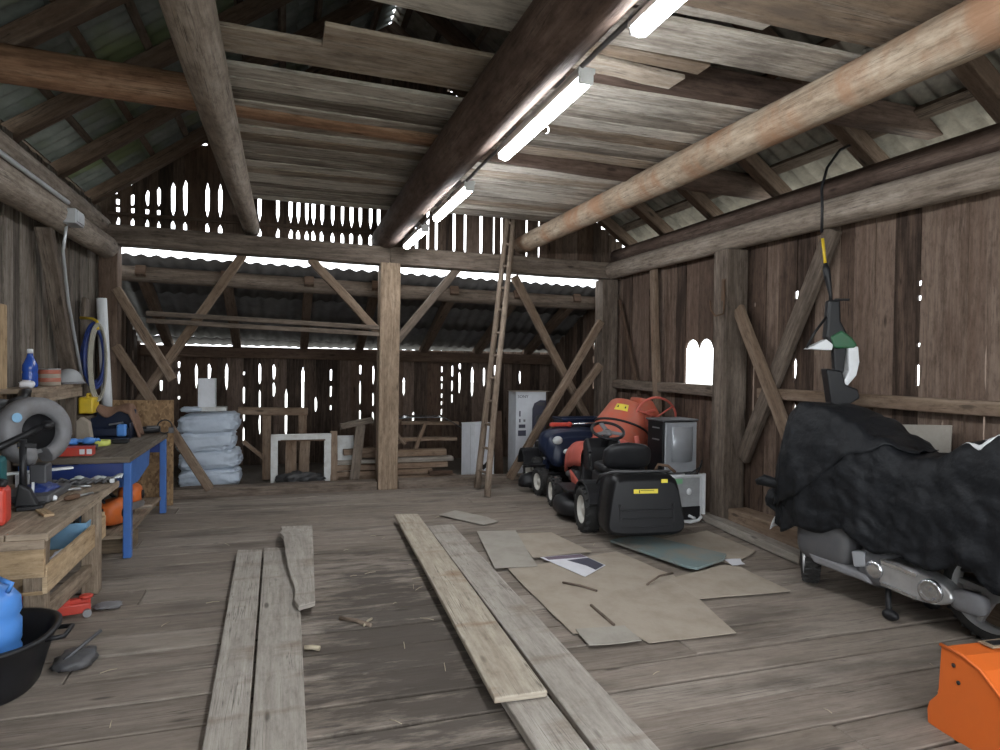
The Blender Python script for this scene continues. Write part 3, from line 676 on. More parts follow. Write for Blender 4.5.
tag(mb.build('teal_board', 'teal', bevel=.004), 'worn teal-green board lying on the floor behind the mower', 'board')
sheet('paper_scrap', 'small white paper scrap beside the corner of the teal board', 'paper', 'paper', [(3.44, 4.63), (3.58, 4.6), (3.52, 4.47), (3.40, 4.46)], .018, .002)
t = thing('leaflet', 'printed leaflet with dark pictures lying on the largest cardboard', 'leaflet', (2.2, 4.8, .02))
mb = MB(); mb.prism([(2.0, 5.07, .021), (2.36, 5.07, .021), (2.42, 4.73, .021), (2.14, 4.51, .021)], (0, 0, .002)); mb.build('sheet', 'paper', t)
mb = MB(); mb.prism([(2.03, 5.06, .0235), (2.355, 5.06, .0235), (2.37, 4.97, .0235), (2.04, 4.98, .0235)], (0, 0, .001)); mb.build('picture', 'print_mauve', t)
mb = MB(); mb.prism([(2.18, 4.93, .0235), (2.375, 4.95, .0235), (2.41, 4.735, .0235), (2.29, 4.64, .0235), (2.27, 4.75, .0235)], (0, 0, .001)); mb.build('picture', 'print_dark', t)
for lab, p, r in (('short brown stick lying on the floor left of the pale raised plank', ((.34, 4.22, .012), (.43, 4.15, .014), (.51, 4.05, .012)), .012), ('small forked splinter beside the brown stick', ((.47, 4.06, .01), (.50, 4.12, .014), (.53, 4.16, .01)), .007),
                  ('dark thin stick on the largest cardboard beside the leaflet', ((1.93, 4.44, .022), (2.02, 4.33, .026), (2.09, 4.21, .022)), .008), ('dark stick on right edge of largest cardboard', ((2.49, 4.22, .026), (2.64, 4.3, .05), (2.81, 4.39, .03)), .008),
                  ('dark straight strip lying in middle of largest cardboard', ((1.93, 3.97, .02), (1.925, 3.8, .02), (1.92, 3.63, .02)), .010), ('yellowish wood chip beside the wide grey plank', ((.12, 3.83, .012), (.16, 3.82, .014), (.2, 3.80, .012)), .014)):
    mb = MB(); mb.tube(p, r, 6); tag(mb.build('stick', 'straw' if 'chip' in lab or 'splinter' in lab else ('rafter' if 'dark' in lab else 'brace')), lab, 'stick')
mb = MB()
for k in range(44):
    x, y = R.gauss(.75, .35), U(2.3, 6.2)
    if k > 20: x, y = U(-.9, 3.4), U(2.3, 7.5)
    a = U(0, PI); L = U(.015, .05); d = V((math.cos(a), math.sin(a), 0)) * L
    mb.tube([V((x, y, .006)) - d, V((x, y, .010)), V((x, y, .006)) + d], .0022, 4)
o = mb.build('straw', 'straw'); o['kind'] = 'stuff'; tag(o, 'thin straw and splinters scattered over the plank floor', 'straw')
mb = MB(); mb.beam((4.17, 5.95, .045), (4.02, 4.35, .045), .14, .07, n=5, jit=.003); tag(mb.build('plank', 'board', bevel=.006), 'loose plank lying at an angle along the foot of right wall', 'plank')

# ------------------------------------------------------------------ ride-on mowers
def wheel(root, name, c, r, w, ax=(1, 0, 0), rimr=.52, tyre='rubber', rim='rim'):
    c = V(c); ax = V(ax); mb = B(root); h = w / 2
    mb.lathe([(r * .62, -h * .8), (r * .80, -h), (r * .95, -h * .86), (r, -h * .5), (r, h * .5), (r * .95, h * .86), (r * .80, h), (r * .62, h * .8)], c, ax, 36, caps=False)
    for k in range(18):
        for s in (-1, 1):
            a = 2 * PI * (k + (.5 if s > 0 else 0)) / 18; x, y, d = basis(ax); p = c + (x * math.cos(a) + y * math.sin(a)) * r * .985 + d * s * h * .42
            q = c + (x * math.cos(a + .12) + y * math.sin(a + .12)) * r * .975 + d * s * h * .85
            mb.beam(p, q, .018, .02, n=1)
    o = mb.build(name, tyre, root)
    mb = B(root)
    for s in (-1, 1):
        mb.lathe([(r * .63, s * h * .80), (r * .56, s * h * .78), (r * .50, s * h * .45), (r * .22, s * h * .40), (r * .20, s * h * .62), (.001, s * h * .64)] , c, ax, 28, caps=False)
    mb.build('rim', rim, o)
    return o

def mower(label, loc, rz, body, S3, catcher, lamp, track=.34, hw_=1.0, full=True):
    t = thing('ride_on_mower', label, 'lawn mower', loc, rz)
    def mk(): return MB(WM[t.name] @ MX.Diagonal((*S3, 1)))
    b_ = lambda mb, n, m, par=t, **k: mb.build(n, m, par, **k)
    WMs = WM[t.name]
    def wh(c, r, w): return wheel(t, 'wheel', (c[0] * S3[0], c[1] * S3[1], c[2]), r, w)
    wh((-track, 0, .215), .215, .17); wh((track, 0, .215), .215, .17)
    wh((-.36, 1.17, .165), .165, .13); wh((.36, 1.17, .165), .165, .13)
    # hood: rounded nose, crease along each side
    mb = mk()
    def hood(u, v):
        y = lp(.66, 1.50, u); zt, hw, zb = interp([(.66, .76, .22, .52), (.85, .765, .225, .50), (1.15, .73, .215, .44), (1.36, .665, .195, .36), (1.46, .58, .16, .33), (1.50, .50, .11, .36)], y)
        a = PI * v; e = .55; c, s = math.cos(a), math.sin(a)
        return (-math.copysign(abs(c) ** e, c) * hw * hw_, y, zb + (zt - zb) * abs(s) ** e)
    mb.grid(hood, 26, 30); b_(mb, 'hood', body, solid=.006)
    mb = mk(); mb.prism([(-.12, 1.49, .36), (.12, 1.49, .36), (.15, 1.47, .5), (.10, 1.485, .56), (-.10, 1.485, .56), (-.15, 1.47, .5)], (0, .02, 0)); g = b_(mb, 'grille', 'black')
    for s in (-1, 1):
        mb = mk(); mb.ball((s * .14 * hw_ ** 1.3, 1.455 if full else 1.40, .57 if full else .64), (.05, .035 if full else .10, .035 if full else .05), 16, 10); b_(mb, 'headlight', lamp)
    # chassis and engine
    mb = mk(); mb.box((0, .62, .29), (.30, 1.5, .07)); mb.box((0, 1.17, .22), (.62, .06, .06)); mb.box((0, 0, .215), (.6, .07, .07)); b_(mb, 'chassis', 'black', bevel=.01)
    mb = mk(); mb.box((0, 1.02, .40), (.30, .42, .22)); mb.cyl((0, 1.02, .5), (0, 1.02, .60), .12, 20); mb.box((-.17, 1.0, .38), (.06, .2, .12)); mb.cyl((-.2, 1.2, .36), (-.2, .98, .36), .035, 12); b_(mb, 'engine', 'grey_dark', bevel=.015)
    mb = mk(); mb.prism([(-.235, .60, .36), (-.225, .98, .44), (-.225, .80, .24), (-.235, .68, .22)], (-.03, 0, 0)); b_(mb, 'side_panel', body, bevel=.01)
    mb = mk(); mb.prism([(.235, .60, .36), (.225, .98, .44), (.225, .80, .24), (.235, .68, .22)], (.03, 0, 0)); b_(mb, 'side_panel', body, bevel=.01)
    # mowing deck
    mb = mk()
    def deck(u, v):
        a = 2 * PI * u; e = .6; c, s = math.cos(a), math.sin(a); k = [(1.0, .07), (1.0, .14), (.96, .19), (.80, .22), (.3, .23), (.02, .235)]
        f, z = k[min(5, int(round(v * 5)))]
        return (math.copysign(abs(c) ** e, c) * .50 * f, .60 + math.copysign(abs(s) ** e, s) * .33 * f, z)
    mb.grid(deck, 40, 5, cu=True); b_(mb, 'mowing_deck', 'black', solid=.006)
    # running boards, rear fenders
    for s in (-1, 1):
        mb = mk(); mb.box((s * .33, .58, .315), (.22, .46, .025))
        fp = [(.28 * math.cos(a), .225 + .27 * math.sin(a)) for a in (PI * (.05 + .85 * k / 12) for k in range(13))]; mb.prism([(s * .22, y, z) for y, z in fp] + [(s * .22, y * .92, .225 + (z - .225) * .92) for y, z in reversed(fp)], (s * .19, 0, 0)); b_(mb, 'fender', 'black', bevel=.01)
    mb = mk(); mb.box((0, -.02, .47), (.46, .56, .18)); b_(mb, 'rear_body', 'black', bevel=.03)
    if not full: return t
    # dash, steering column and wheel
    mb = mk(); mb.prism([(-.19, .68, .50), (-.19, .42, .50), (-.19, .50, .74), (-.19, .60, .84), (-.19, .70, .78)], (.38, 0, 0)); b_(mb, 'dashboard', 'black', bevel=.03)
    ax = V((0, -.42, .9)).normalized(); c0 = V((0, .44, .92))
    mb = mk(); mb.cyl(V((0, .56, .72)), c0, .045, 16, .03); b_(mb, 'steering_column', 'black')
    x, y, d = basis(ax); mb = mk(); mb.tube([c0 + (x * math.cos(a) + y * math.sin(a)) * .165 for a in (2 * PI * k / 32 for k in range(32))], .016, 10, True)
    sw = b_(mb, 'steering_wheel', 'black')
    mb = mk(); mb.lathe([(.05, -.02), (.055, 0), (.04, .02), (.001, .024)], c0 - d * .02, d, 18)
    for a in (PI / 2 + .2, PI * 7 / 6, -PI / 6): mb.beam(c0 - d * .015, c0 + (x * math.cos(a) + y * math.sin(a)) * .155, .05, .012, d)
    mb.build('spokes', 'grey_mid', sw)
    # seat with high back
    mb = mk(); mb.ball((0, .10, .60), (.23, .22, .055), 24, 12, .6); b_(mb, 'seat', 'black')
    mb = mk()
    def bk_(u, v):
        a = 2 * PI * u; e = .5; c, s = math.cos(a), math.sin(a); zz = lp(-1, 1, v); k = math.sqrt(max(0, 1 - abs(zz) ** 4)) * .999 + .001; w = .235 * (1 - .10 * max(0, zz) ** 2)
        return (math.copysign(abs(c) ** e, c) * w * k, -.12 - .03 * zz - .05 * (1 - (abs(c)) ** 2) * .3 + math.copysign(abs(s) ** e, s) * .045 * k, .735 + zz * .135)
    mb.grid(bk_, 32, 16, cu=True); b_(mb, 'backrest', 'black')
    for s in (-1, 1):
        mb = mk(); mb.tube([(s * .17, .45, .55), (s * .20, .40, .66), (s * .21, .37, .70)], .009, 8); lv = b_(mb, 'lever', 'metal')
        mb = mk(); mb.ball((s * .21, .365, .715), .02, 12, 8); mb.build('knob', 'black', lv)
    if catcher:
        # black grass catcher box at the rear, widening downwards, with frame tube and yellow label
        mb = mk(); rings = []
        for y, zb, zt, hw in ((-.22, .30, .54, .25), (-.30, .18, .62, .31), (-.50, .13, .655, .355), (-.64, .13, .665, .36), (-.72, .14, .655, .355), (-.745, .17, .60, .34)):
            r = []
            for k in range(28):
                a = 2 * PI * k / 28; e = .32; c, s = math.cos(a), math.sin(a); zc = (zb + zt) / 2
                zz = zc + math.copysign(abs(s) ** e, s) * (zt - zb) / 2; f = 1 + .13 * (zc - zz) / (zt - zb) * 2
                r.append(V((math.copysign(abs(c) ** e, c) * hw * .92 * f - .05, y - .05 * (zc - zz) / (zt - zb), zz)))
            rings.append(r)
        mb.loft(rings, smooth=True); gc = b_(mb, 'grass_catcher', 'black_gloss')
        mb = mk()
        for z in (.22, .29, .36): mb.box((-.05, -.752, z), (.46, .03, .014))
        for x_ in (-.29, .19): mb.box((x_, -.745, .29), (.02, .03, .24))
        mb.build('ribs', 'black', gc, bevel=.004)
        mb = mk(); mb.tube([(-.32, -.20, .50), (-.34, -.35, .60), (-.31, -.62, .672), (.21, -.62, .672), (.24, -.35, .60), (.22, -.20, .50)], .011, 8); mb.build('frame_tube', 'grey_dark', gc)
        mb = mk(); mb.box((-.06, -.742, .52), (.215, .014, .036)); lb = mb.build('label', 'yellow_label', gc)
        mb = mk(); mb.box((-.12, -.750, .52), (.008, .003, .026)); mb.box((-.05, -.750, .529), (.12, .002, .004)); mb.build('print', 'black', gc)
        mb = mk(); mb.box((.11, -.735, .605), (.055, .014, .03)); mb.build('label', 'yellow_label', gc)
        mb = mk(); mb.tube([(.08, -.58, .66), (.10, -.62, .73), (.18, -.64, .72), (.26, -.62, .66)], .013, 8); mb.build('handle', 'rust', gc)
    return t
mower('red ride-on mower with black grass catcher in front of the concrete mixer', (3.12, 5.78, 0), rad(-8), 'red_faded', (1, 1, 1), True, 'lens')
mower('dark blue ride-on mower with white wheel rims behind the red mower', (3.44, 8.12, 0), rad(183), 'navy', (1.3, .42, 1.05), False, 'lens', .262, 1.45, False)
# dark blue cargo box standing on the blue mower
t = thing('storage_crate', 'dark navy crate standing on the blue mower behind its hood', 'crate', (3.70, 8.05, .605))
mb = B(t); rings = [[V((sx * w, sy * d, z)) for sx, sy in ((-1, -1), (1, -1), (1, 1), (-1, 1))] for z, w, d in ((0, .26, .14), (.27, .30, .16), (.27, .315, .175), (.30, .315, .175), (.30, .285, .15), (.02, .25, .13))]
mb.loft(rings); mb.build('tub', 'navy', t, bevel=.01)
mb = B(t); mb.box((0, -.168, .14), (.5, .012, .02)); mb.box((0, -.168, .2), (.5, .012, .02)); mb.build('ribs', 'black', t)
t = thing('spray_gun', 'red and silver hand tool lying on top of the blue mower hood', 'tool', (3.30, 7.78, .805), rad(-4))
mb = B(t); mb.box((0, 0, .035), (.24, .07, .05)); mb.ball((.14, 0, .035), (.035, .04, .035), 14, 8); mb.build('body', 'red', t, bevel=.015)
mb = B(t); mb.tube([(.16, 0, .035), (.4, -.02, .05), (.62, -.06, .22)][:2] + [(.52, -.03, .06)], .012, 8); mb.build('rod', 'chrome', t)

# ------------------------------------------------------------------ concrete mixer
t = thing('concrete_mixer', 'faded orange concrete mixer with tilted drum behind the red mower', 'concrete mixer', (3.88, 7.16, 0), 0)
ax = V((.36, .22, .90)).normalized(); c0 = V((-.05, -.02, .84))
mb = B(t); mb.lathe([(.10, -.40), (.20, -.37), (.285, -.27), (.315, -.12), (.32, 0.0), (.318, .02), (.20, .30), (.185, .315), (.172, .315), (.18, .29), (.29, .0), (.26, -.25), (.05, -.36)], c0, ax, 40, caps=False)
dr = mb.build('drum', 'mixer', t)
mb = B(t); mb.lathe([(.318, -.012), (.332, -.012), (.332, .012), (.318, .012)], c0, ax, 40, caps=False); mb.build('joint_band', 'black', dr)
mb = B(t); mb.lathe([(.29, -.275), (.325, -.265), (.325, -.225), (.315, -.215)], c0, ax, 48, caps=False); mb.build('gear_ring', 'red_faded', dr)
x, y, d = basis(ax)
# yellow label following the upper cone, turned towards the viewer
def lab(u, v):
    a = lp(-.34, .26, u) + math.atan2(V((-.62, -.78, 0)).normalized().dot(y), V((-.62, -.78, 0)).normalized().dot(x)); h = lp(.14, .23, v); r = lp(.318, .20, (h - .02) / .28) + .004
    return c0 + d * h + (x * math.cos(a) + y * math.sin(a)) * r
mb = B(t); mb.grid(lab, 8, 3); l_ = mb.build('label', 'yellow_label', dr, solid=.003)
for u0 in (.16, .74):
    mb = B(t); mb.grid(lambda u, v: lab(lp(u0, u0 + .1, u), lp(.35, .65, v)) + (lab(.5, .5) - c0).normalized() * .004, 2, 2); mb.build('print', 'black', dr, solid=.002)
mb = B(t); mb.tube([c0 + V((.0, -.36, -.05)), c0 + V((.05, -.37, -.30)), c0 + V((.36, -.30, -.45)), c0 + V((.40, -.05, -.15)), c0 + V((.40, .2, -.3)), c0 + V((.05, .37, -.3)), c0 + V((0, .36, -.05))], .028, 10); mb.build('yoke', 'red_faded', t)
mb = B(t); mb.prism([(.16, -.16, .62), (.34, -.16, .56), (.40, -.16, 1.02), (.30, -.16, 1.18), (.12, -.16, 1.22)], (0, .26, 0)); mb.build('motor_housing', 'mixer', t, bevel=.03)
mb = B(t)
for k in range(4): mb.box((.20 + k * .018, -.172, .80 + k * .085), (.13, .02, .03), MX.Rotation(-.25, 3, 'Y'))
mb.build('vent', 'red_faded', t, bevel=.005)
mb = B(t); mb.tube([V((.30, -.22, .98)) + V((math.cos(a) * .27, .0, math.sin(a) * .24)) for a in (2 * PI * k / 32 for k in range(32))], .014, 8, True)
for a in (.6, 2.7, 4.8): mb.tube([V((.30, -.22, .98)), V((.30, -.22, .98)) + V((math.cos(a) * .27, 0, math.sin(a) * .24))], .010, 6)
mb.build('tilt_wheel', 'red_faded', t)
for s in (-1, 1):
    mb = B(t); mb.tube([(.02, s * .30, .60), (-.10, s * .33, .03)], .025, 8); mb.build('leg', 'red_faded', t)
    mb = B(t); mb.tube([(.10, s * .30, .60), (.32, s * .30, .16)], .025, 8); mb.build('leg', 'red_faded', t)
    wheel(t, 'wheel', (.34, s * .34, .14), .14, .06, (0, 1, 0))
mb = B(t); mb.tube([(.02, -.30, .6), (.02, .30, .6)], .025, 8); mb.tube([(.34, -.34, .14), (.34, .34, .14)], .018, 8); mb.build('axle', 'red_faded', t)

# ------------------------------------------------------------------ appliances by the wall post
t = thing('washing_appliance', 'small white appliance with grey panel and white drain hose under silver cabinet', 'appliance', (3.72, 5.86, 0), rad(2))
mb = B(t); mb.box((.205, .22, .255), (.40, .40, .47)); mb.build('body', 'white', t, bevel=.012)
mb = B(t); mb.box((.18, .012, .31), (.33, .016, .29)); mb.build('panel', 'grey', t, bevel=.006)
mb = B(t); mb.box((.18, .010, .10), (.33, .020, .13)); mb.box((.1, -.002, .08), (.06, .01, .05)); mb.build('recess_shade', 'black', t)  # solid black block: shade of the open compartment put in as colour
mb = B(t); mb.lathe([(.034, 0), (.034, .012), (.018, .02), (.001, .022)], (.21, .004, .32), (0, -1, 0), 20, sx=.8); mb.build('knob', 'plastic_white', t)
mb = B(t); mb.box((.085, .002, .43), (.09, .006, .05)); mb.build('label', 'green_label', t)
mb = B(t); mb.box((.39, .0, .25), (.03, .03, .50)); mb.box((.2, .0, .485), (.40, .03, .025)); mb.build('edge_trim', 'plastic_white', t, bevel=.006)
mb = B(t); mb.tube([(.02, -.02, .20), (.03, -.03, .10), (.09, -.04, .035), (.20, -.045, .022), (.30, -.04, .03), (.35, -.02, .06)], .017, 10); mb.build('drain_hose', 'plastic_white', t)
mb = B(t); mb.tube([(.20, -.015, .08), (.24, -.03, .06), (.27, -.02, .05)], .014, 8); mb.build('valve', 'plastic_white', t)
t = thing('metal_cabinet', 'tall silver-fronted cabinet with black side, standing on the white appliance', 'cabinet', (3.66, 5.92, .50), rad(2))
mb = B(t); mb.box((.20, .16, .265), (.40, .28, .53)); mb.build('body', 'black_gloss', t, bevel=.008)
mb = B(t); mb.box((.205, .005, .265), (.375, .02, .51)); fr = mb.build('front_panel', 'silver', t, bevel=.006)
mb = B(t); mb.grid(lambda u, v: (lp(.09, .34, u), -.008 - .03 * math.sin(PI * u) ** .7, lp(.12, .47, v)), 14, 2); mb.prism([(.09 + .25 * k / 14, -.008 - .03 * math.sin(PI * k / 14) ** .7, .47) for k in range(15)] , (0, 0, .003)); mb.build('curved_door', 'silver', fr, solid=.004)
mb = B(t); mb.box((.2, .16, .54), (.43, .32, .02)); mb.build('lid', 'grey_dark', t, bevel=.006)
for z in (.46, .34): 
    mb = B(t); mb.box((-.003, .14, z), (.012, .12, .012)); mb.build('vent_slot', 'metal', t)
mb = MB(); mb.tube([(3.86, 5.84, .508), (3.98, 5.80, .512), (4.03, 5.82, .58), (4.07, 5.86, .63), (4.06, 5.88, .56), (3.92, 5.83, .512)], .009, 6)
tag(mb.build('black_cable', 'black'), 'black power cord draped between silver cabinet and white appliance', 'cord')

# ------------------------------------------------------------------ covered motorcycle by the right wall
BK = V((3.87, 3.42, 0)); BR = rad(10.4)
t = thing('motorcycle', 'motorcycle under black cover by right wall, showing engine and wheels', 'motorcycle', BK, BR)
def moto_wheel(y, r, w, steer=0):
    mb = B(t); ax = V((math.cos(steer), math.sin(steer), 0)); c = V((0, y, r))
    mb.lathe([(r * .78, -w * .42), (r * .90, -w * .5), (r * .98, -w * .3), (r, 0), (r * .98, w * .3), (r * .90, w * .5), (r * .78, w * .42), (r * .76, 0)], c, ax, 48, caps=False)
    for k in range(30):
        a = 2 * PI * k / 30; x, yy, d = basis(ax); p = c + (x * math.cos(a) + yy * math.sin(a)) * r * .985; q = c + (x * math.cos(a + .08) + yy * math.sin(a + .08)) * r * .96
        for s in (-1, 1): mb.beam(p + d * s * .006, q + d * s * w * .46, .012, .014, d)
    o = mb.build('wheel', 'rubber', t)
    mb = B(t); mb.lathe([(r * .80, -w * .40), (r * .72, -w * .36), (r * .70, 0), (r * .72, w * .36), (r * .80, w * .40), (r * .77, 0)], c, ax, 48, caps=False)
    mb.lathe([(.05, -w * .6), (.05, w * .6)], c, ax, 18)
    x, yy, d = basis(ax)
    for k in range(5):
        a = 2 * PI * k / 5; mb.beam(c + (x * math.cos(a) + yy * math.sin(a)) * .04, c + (x * math.cos(a + .12) + yy * math.sin(a + .12)) * r * .73, .03, .035, d)
    mb.build('rim', 'alu', o)
moto_wheel(.62, .27, .11, -.85); moto_wheel(-.62, .29, .12)
mb = B(t); mb.tube([(-.09, .62, .26), (-.08, .52, .66), (-.07, .44, .98)], .022, 10); mb.tube([(.09, .66, .26), (.08, .54, .66), (.07, .44, .98)], .022, 10); mb.build('fork', 'chrome', t)
mb = B(t); mb.grid(lambda u, v: (lp(-.075, .075, v), .63 + .30 * math.cos(lp(.2, 2.5, u)), .27 + .30 * math.sin(lp(.2, 2.5, u)) + .02 * math.sin(PI * v)), 16, 6); mb.build('mudguard', 'plastic_white', t, solid=.005)
mb = B(t); mb.tube([(0, .46, .95), (0, .25, .55), (0, -.1, .36), (0, -.5, .42), (0, -.7, .62)], .045, 10); mb.tube([(-.30, .36, 1.04), (-.18, .44, 1.02), (.18, .44, 1.02), (.30, .36, 1.04)], .016, 8); mb.build('frame', 'black', t)
mb = B(t); mb.ball((0, -.38, .78), (.16, .42, .10), 24, 12, .6); mb.build('saddle', 'black', t)
mb = B(t); mb.ball((-.12, .36, .40), (.15, .22, .17), 26, 14, .55); mb.build('side_fairing', 'grey_dark', t)
mb = B(t); mb.prism([(-.26, .46, .30), (-.26, .02, .25), (-.26, -.02, .20), (-.26, .40, .23)], (.16, 0, 0)); mb.build('footboard', 'grey_mid', t, bevel=.015)
mb = B(t); mb.ball((-.12, .0, .30), (.13, .12, .13), 22, 12, .6); mb.build('engine', 'grey_dark', t)
# long cast transmission cover with ribs and round clutch cap
mb = B(t); out = []
for k in range(28):
    a = 2 * PI * k / 28; c, s = math.cos(a), math.sin(a); yy = .30 * c; r = lp(.088, .105, (1 - c) / 2)
    out.append(V((-.24, -.20 + yy, .285 + s * r + yy * .10)))
n = V((.14, 0, 0)); mb.prism(out, n); cv = mb.build('transmission_cover', 'alu', t, bevel=.02, seg=3)
mb = B(t); mb.lathe([(.072, 0), (.070, .02), (.055, .028), (.05, .020), (.03, .022), (.001, .03)], (-.24, -.38, .268), (-1, 0, 0), 26); mb.lathe([(.058, 0), (.055, .016), (.03, .02), (.001, .02)], (-.24, -.03, .30), (-1, 0, 0), 24)
mb.beam((-.245, -.30, .34), (-.245, -.08, .365), .02, .02, (1, 0, 0)); mb.beam((-.245, -.30, .20), (-.245, -.08, .225), .02, .02, (1, 0, 0)); mb.build('cap', 'chrome', cv)
mb = B(t); mb.ball((-.17, -.56, .245), (.05, .10, .065), 18, 10, .6); mb.build('gear_housing', 'grey_mid', t)
mb = B(t); mb.prism([(-.25, .13, .38), (-.25, .04, .40), (-.25, .02, .30), (-.25, .11, .28)], (.10, 0, 0)); mb.build('bracket', 'silver', t, bevel=.01)
for s in (-1, 1):
    mb = B(t); mb.tube([(s * .14, -.06, .24), (s * .20, -.10, .10), (s * .22, -.12, .03)], .018, 8); mb.ball((s * .225, -.13, .035), (.035, .055, .035), 14, 8); mb.build('stand_leg', 'black', t)
mb = B(t); mb.tube([(.16, .0, .2), (.2, -.4, .24), (.22, -.8, .32)], [.03, .05, .05], 12); mb.build('exhaust', 'metal', t)
# the cover: front hump over handlebars and screen, saddle dip, rear hump over the luggage box
CT = [(-1.45, .45, .06, .42, .10), (-1.34, .98, .24, .36, .30), (-1.15, 1.24, .28, .36, .34), (-.80, 1.26, .28, .38, .35), (-.55, 1.17, .25, .42, .33), (-.35, 1.06, .22, .46, .31), (-.20, 1.04, .21, .48, .30), (-.02, 1.12, .23, .46, .31), (.15, 1.23, .24, .45, .31), (.36, 1.30, .235, .45, .30), (.56, 1.32, .22, .46, .29), (.66, 1.27, .20, .46, .27), (.76, 1.02, .15, .47, .20), (.84, .64, .06, .48, .10)]
def cov(u, v, lift=0):
    y = lp(-1.45, .95, u); zt, wt, zh, wh_ = interp(CT, y)
    s = lp(-1, 1, v); a = abs(s)
    if a < .34: x = s / .34 * wt * .92; z = zt + .015 * math.cos(s / .34 * PI / 2)
    else:
        q = (a - .34) / .66; x = math.copysign(lp(wt * .92, wh_, q ** .6) + .03 * math.sin(q * PI), s); z = lp(zt, zh + .05 * math.sin(y * 7) + .03 * math.sin(y * 17 + s), q ** 1.08)
    p = V((x, y, z)); q = max(0, (a - .3) / .7)
    f = NZ.noise(V((y * 5.5, z * 1.6, s * 2))) * .045 + NZ.noise(V((y * 13, z * 5 + y * 4, s * 3 + 7))) * .025 + abs(NZ.noise(V((y * 4 + z * 6, z * 3 - y * 3, 3 + s)))) * .04 - abs(NZ.noise(V((y * 9 - z * 11, z * 5 + y * 6, 9 + s)))) * .03
    nrm = V((math.copysign(1, s) * min(1, q * 3), 0, 1 - min(1, q * 2)))
    return p + nrm * (f * (.35 + .65 * q) + lift)
mb = MB(MX.Translation(BK) @ MX.Rotation(BR, 4, 'Z')); mb.grid(cov, 110, 96)
WMc = thing('motorcycle_cover', 'crumpled black cover with white emblem draped over the motorcycle', 'cover', BK, BR)
mb.build('sheet', 'cover', WMc, solid=.004)
# second layer hanging over the front hump, its hem crossing the side
def flap(u, v):
    y = lp(-.22, .86, u); s = lp(-.84, .84, v) * lp(.22, 1, min(1, u * 1.5) ** .8); p = cov((y + 1.45) / 2.4, (s + 1) / 2, .014 + .010 * math.sin(u * 9 + v * 8)); return p
mb = MB(WM[WMc.name]); mb.grid(flap, 46, 50); mb.build('front_flap', 'cover', WMc, solid=.004)
mb = MB(WM[WMc.name]); mb.tube([(-.14, .66, .66), (-.20, .76, .72), (-.25, .84, .74), (-.28, .89, .72)], [.06, .04, .045, .02], 12); mb.build('tie_knot', 'cover', WMc)
# white emblem: angular stroke and swept wing on the rear hump
def strip(pts, w):
    mb = MB(WM[WMc.name])
    def fn(u, v):
        k = u * (len(pts) - 1); i = min(int(k), len(pts) - 2); a, b = pts[i], pts[i + 1]; f = k - i; y = lp(a[0], b[0], f); s = lp(a[1], b[1], f) + (v - .5) * w * math.sin(PI * min(.97, max(.12, u))) ** .6
        return cov((y + 1.45) / 2.4, (s + 1) / 2, .007)
    mb.grid(fn, 30, 3); return mb
strip([(-.50, -.27), (-.64, -.39), (-.72, -.32), (-.84, -.28), (-1.2, -.28)], .035).build('emblem', 'plastic_white', WMc, solid=.002)
strip([(-.62, -.24), (-.8, -.21), (-1.0, -.19), (-1.2, -.18)], .04).build('emblem', 'plastic_white', WMc, solid=.002)
mb = MB(); mb.prism([(4.30, 4.06, .05), (4.30, 3.40, .05), (4.34, 3.40, 1.215), (4.34, 4.0, 1.17)], (.015, 0, 0))
tag(mb.build('plywood_panel', 'card_grey', bevel=.003), 'grey panel leaning on right wall behind the covered motorcycle', 'panel')

# ------------------------------------------------------------------ orange snow blower, front right
t = thing('snow_blower', 'bright orange snow blower housing in the lower right corner', 'snow blower', (2.77, 2.05, -.02), rad(-4))
prof = [(.15, .40), (.05, .398), (-.04, .37), (-.13, .30), (-.20, .20), (-.235, .10), (-.22, .03), (-.06, .012), (.10, .012), (.21, .02), (.215, .08), (.205, .12), (.18, .15), (.165, .17), (.16, .20)]
mb = B(t); mb.prism([(0, y, z) for y, z in prof], (.012, 0, 0)); sp = mb.build('side_plate', 'orange', t, bevel=.004)
mb = B(t); mb.prism([(.62, y, z) for y, z in prof], (.012, 0, 0)); mb.build('side_plate', 'orange', t, bevel=.004)
mb = B(t); arc = [(.145, .392), (.05, .390), (-.035, .362), (-.123, .294), (-.192, .196), (-.226, .10), (-.21, .038), (-.06, .02)]
fine = []
for a, b in zip(arc, arc[1:]):
    for k in range(4): fine.append((lp(a[0], b[0], k / 4), lp(a[1], b[1], k / 4)))
fine.append(arc[-1])
mb.loft([[V((x, y, z)) for y, z in fine] + [V((x, y * .97, z - .006 if y > -.1 else z)) for y, z in reversed(fine)] for x in (.008, .31, .624)], smooth=False); hs = mb.build('housing', 'orange', t)
mb = B(t); mb.tube([(-.004, y, z) for y, z in [(.15, .40), (.05, .398), (-.04, .37), (-.13, .30), (-.20, .20), (-.235, .10)]], .008, 8); mb.build('rolled_edge', 'orange', sp)
for y, z in ((.085, .335), (.06, .27)):
    mb = B(t); mb.lathe([(.009, 0), (.009, .004), (.004, .008), (.001, .008)], (-.001, y, z), (-1, 0, 0), 14); mb.build('bolt', 'black', sp)
mb = B(t); mb.box((.27, .10, .402), (.17, .07, .006)); mb.build('label', 'ply_dark', hs)
mb = B(t); mb.box((.27, .10, .4065), (.12, .04, .003)); mb.build('print', 'black', hs)
mb = B(t); mb.tube([(.20, -.06, .385), (.26, -.09, .40), (.42, -.09, .40)], .016, 10); mb.build('handle', 'black', t)
mb = B(t); mb.cyl((.02, .05, .16), (.61, .05, .16), .025, 14)
for s in (-1, 1):
    pts = [(.315 + s * (.02 + .27 * k / 40), .05 + .12 * math.cos(k * .42), .16 + .12 * math.sin(k * .42)) for k in range(41)]; mb.tube(pts, .010, 6)
mb.build('auger', 'grey_dark', t)
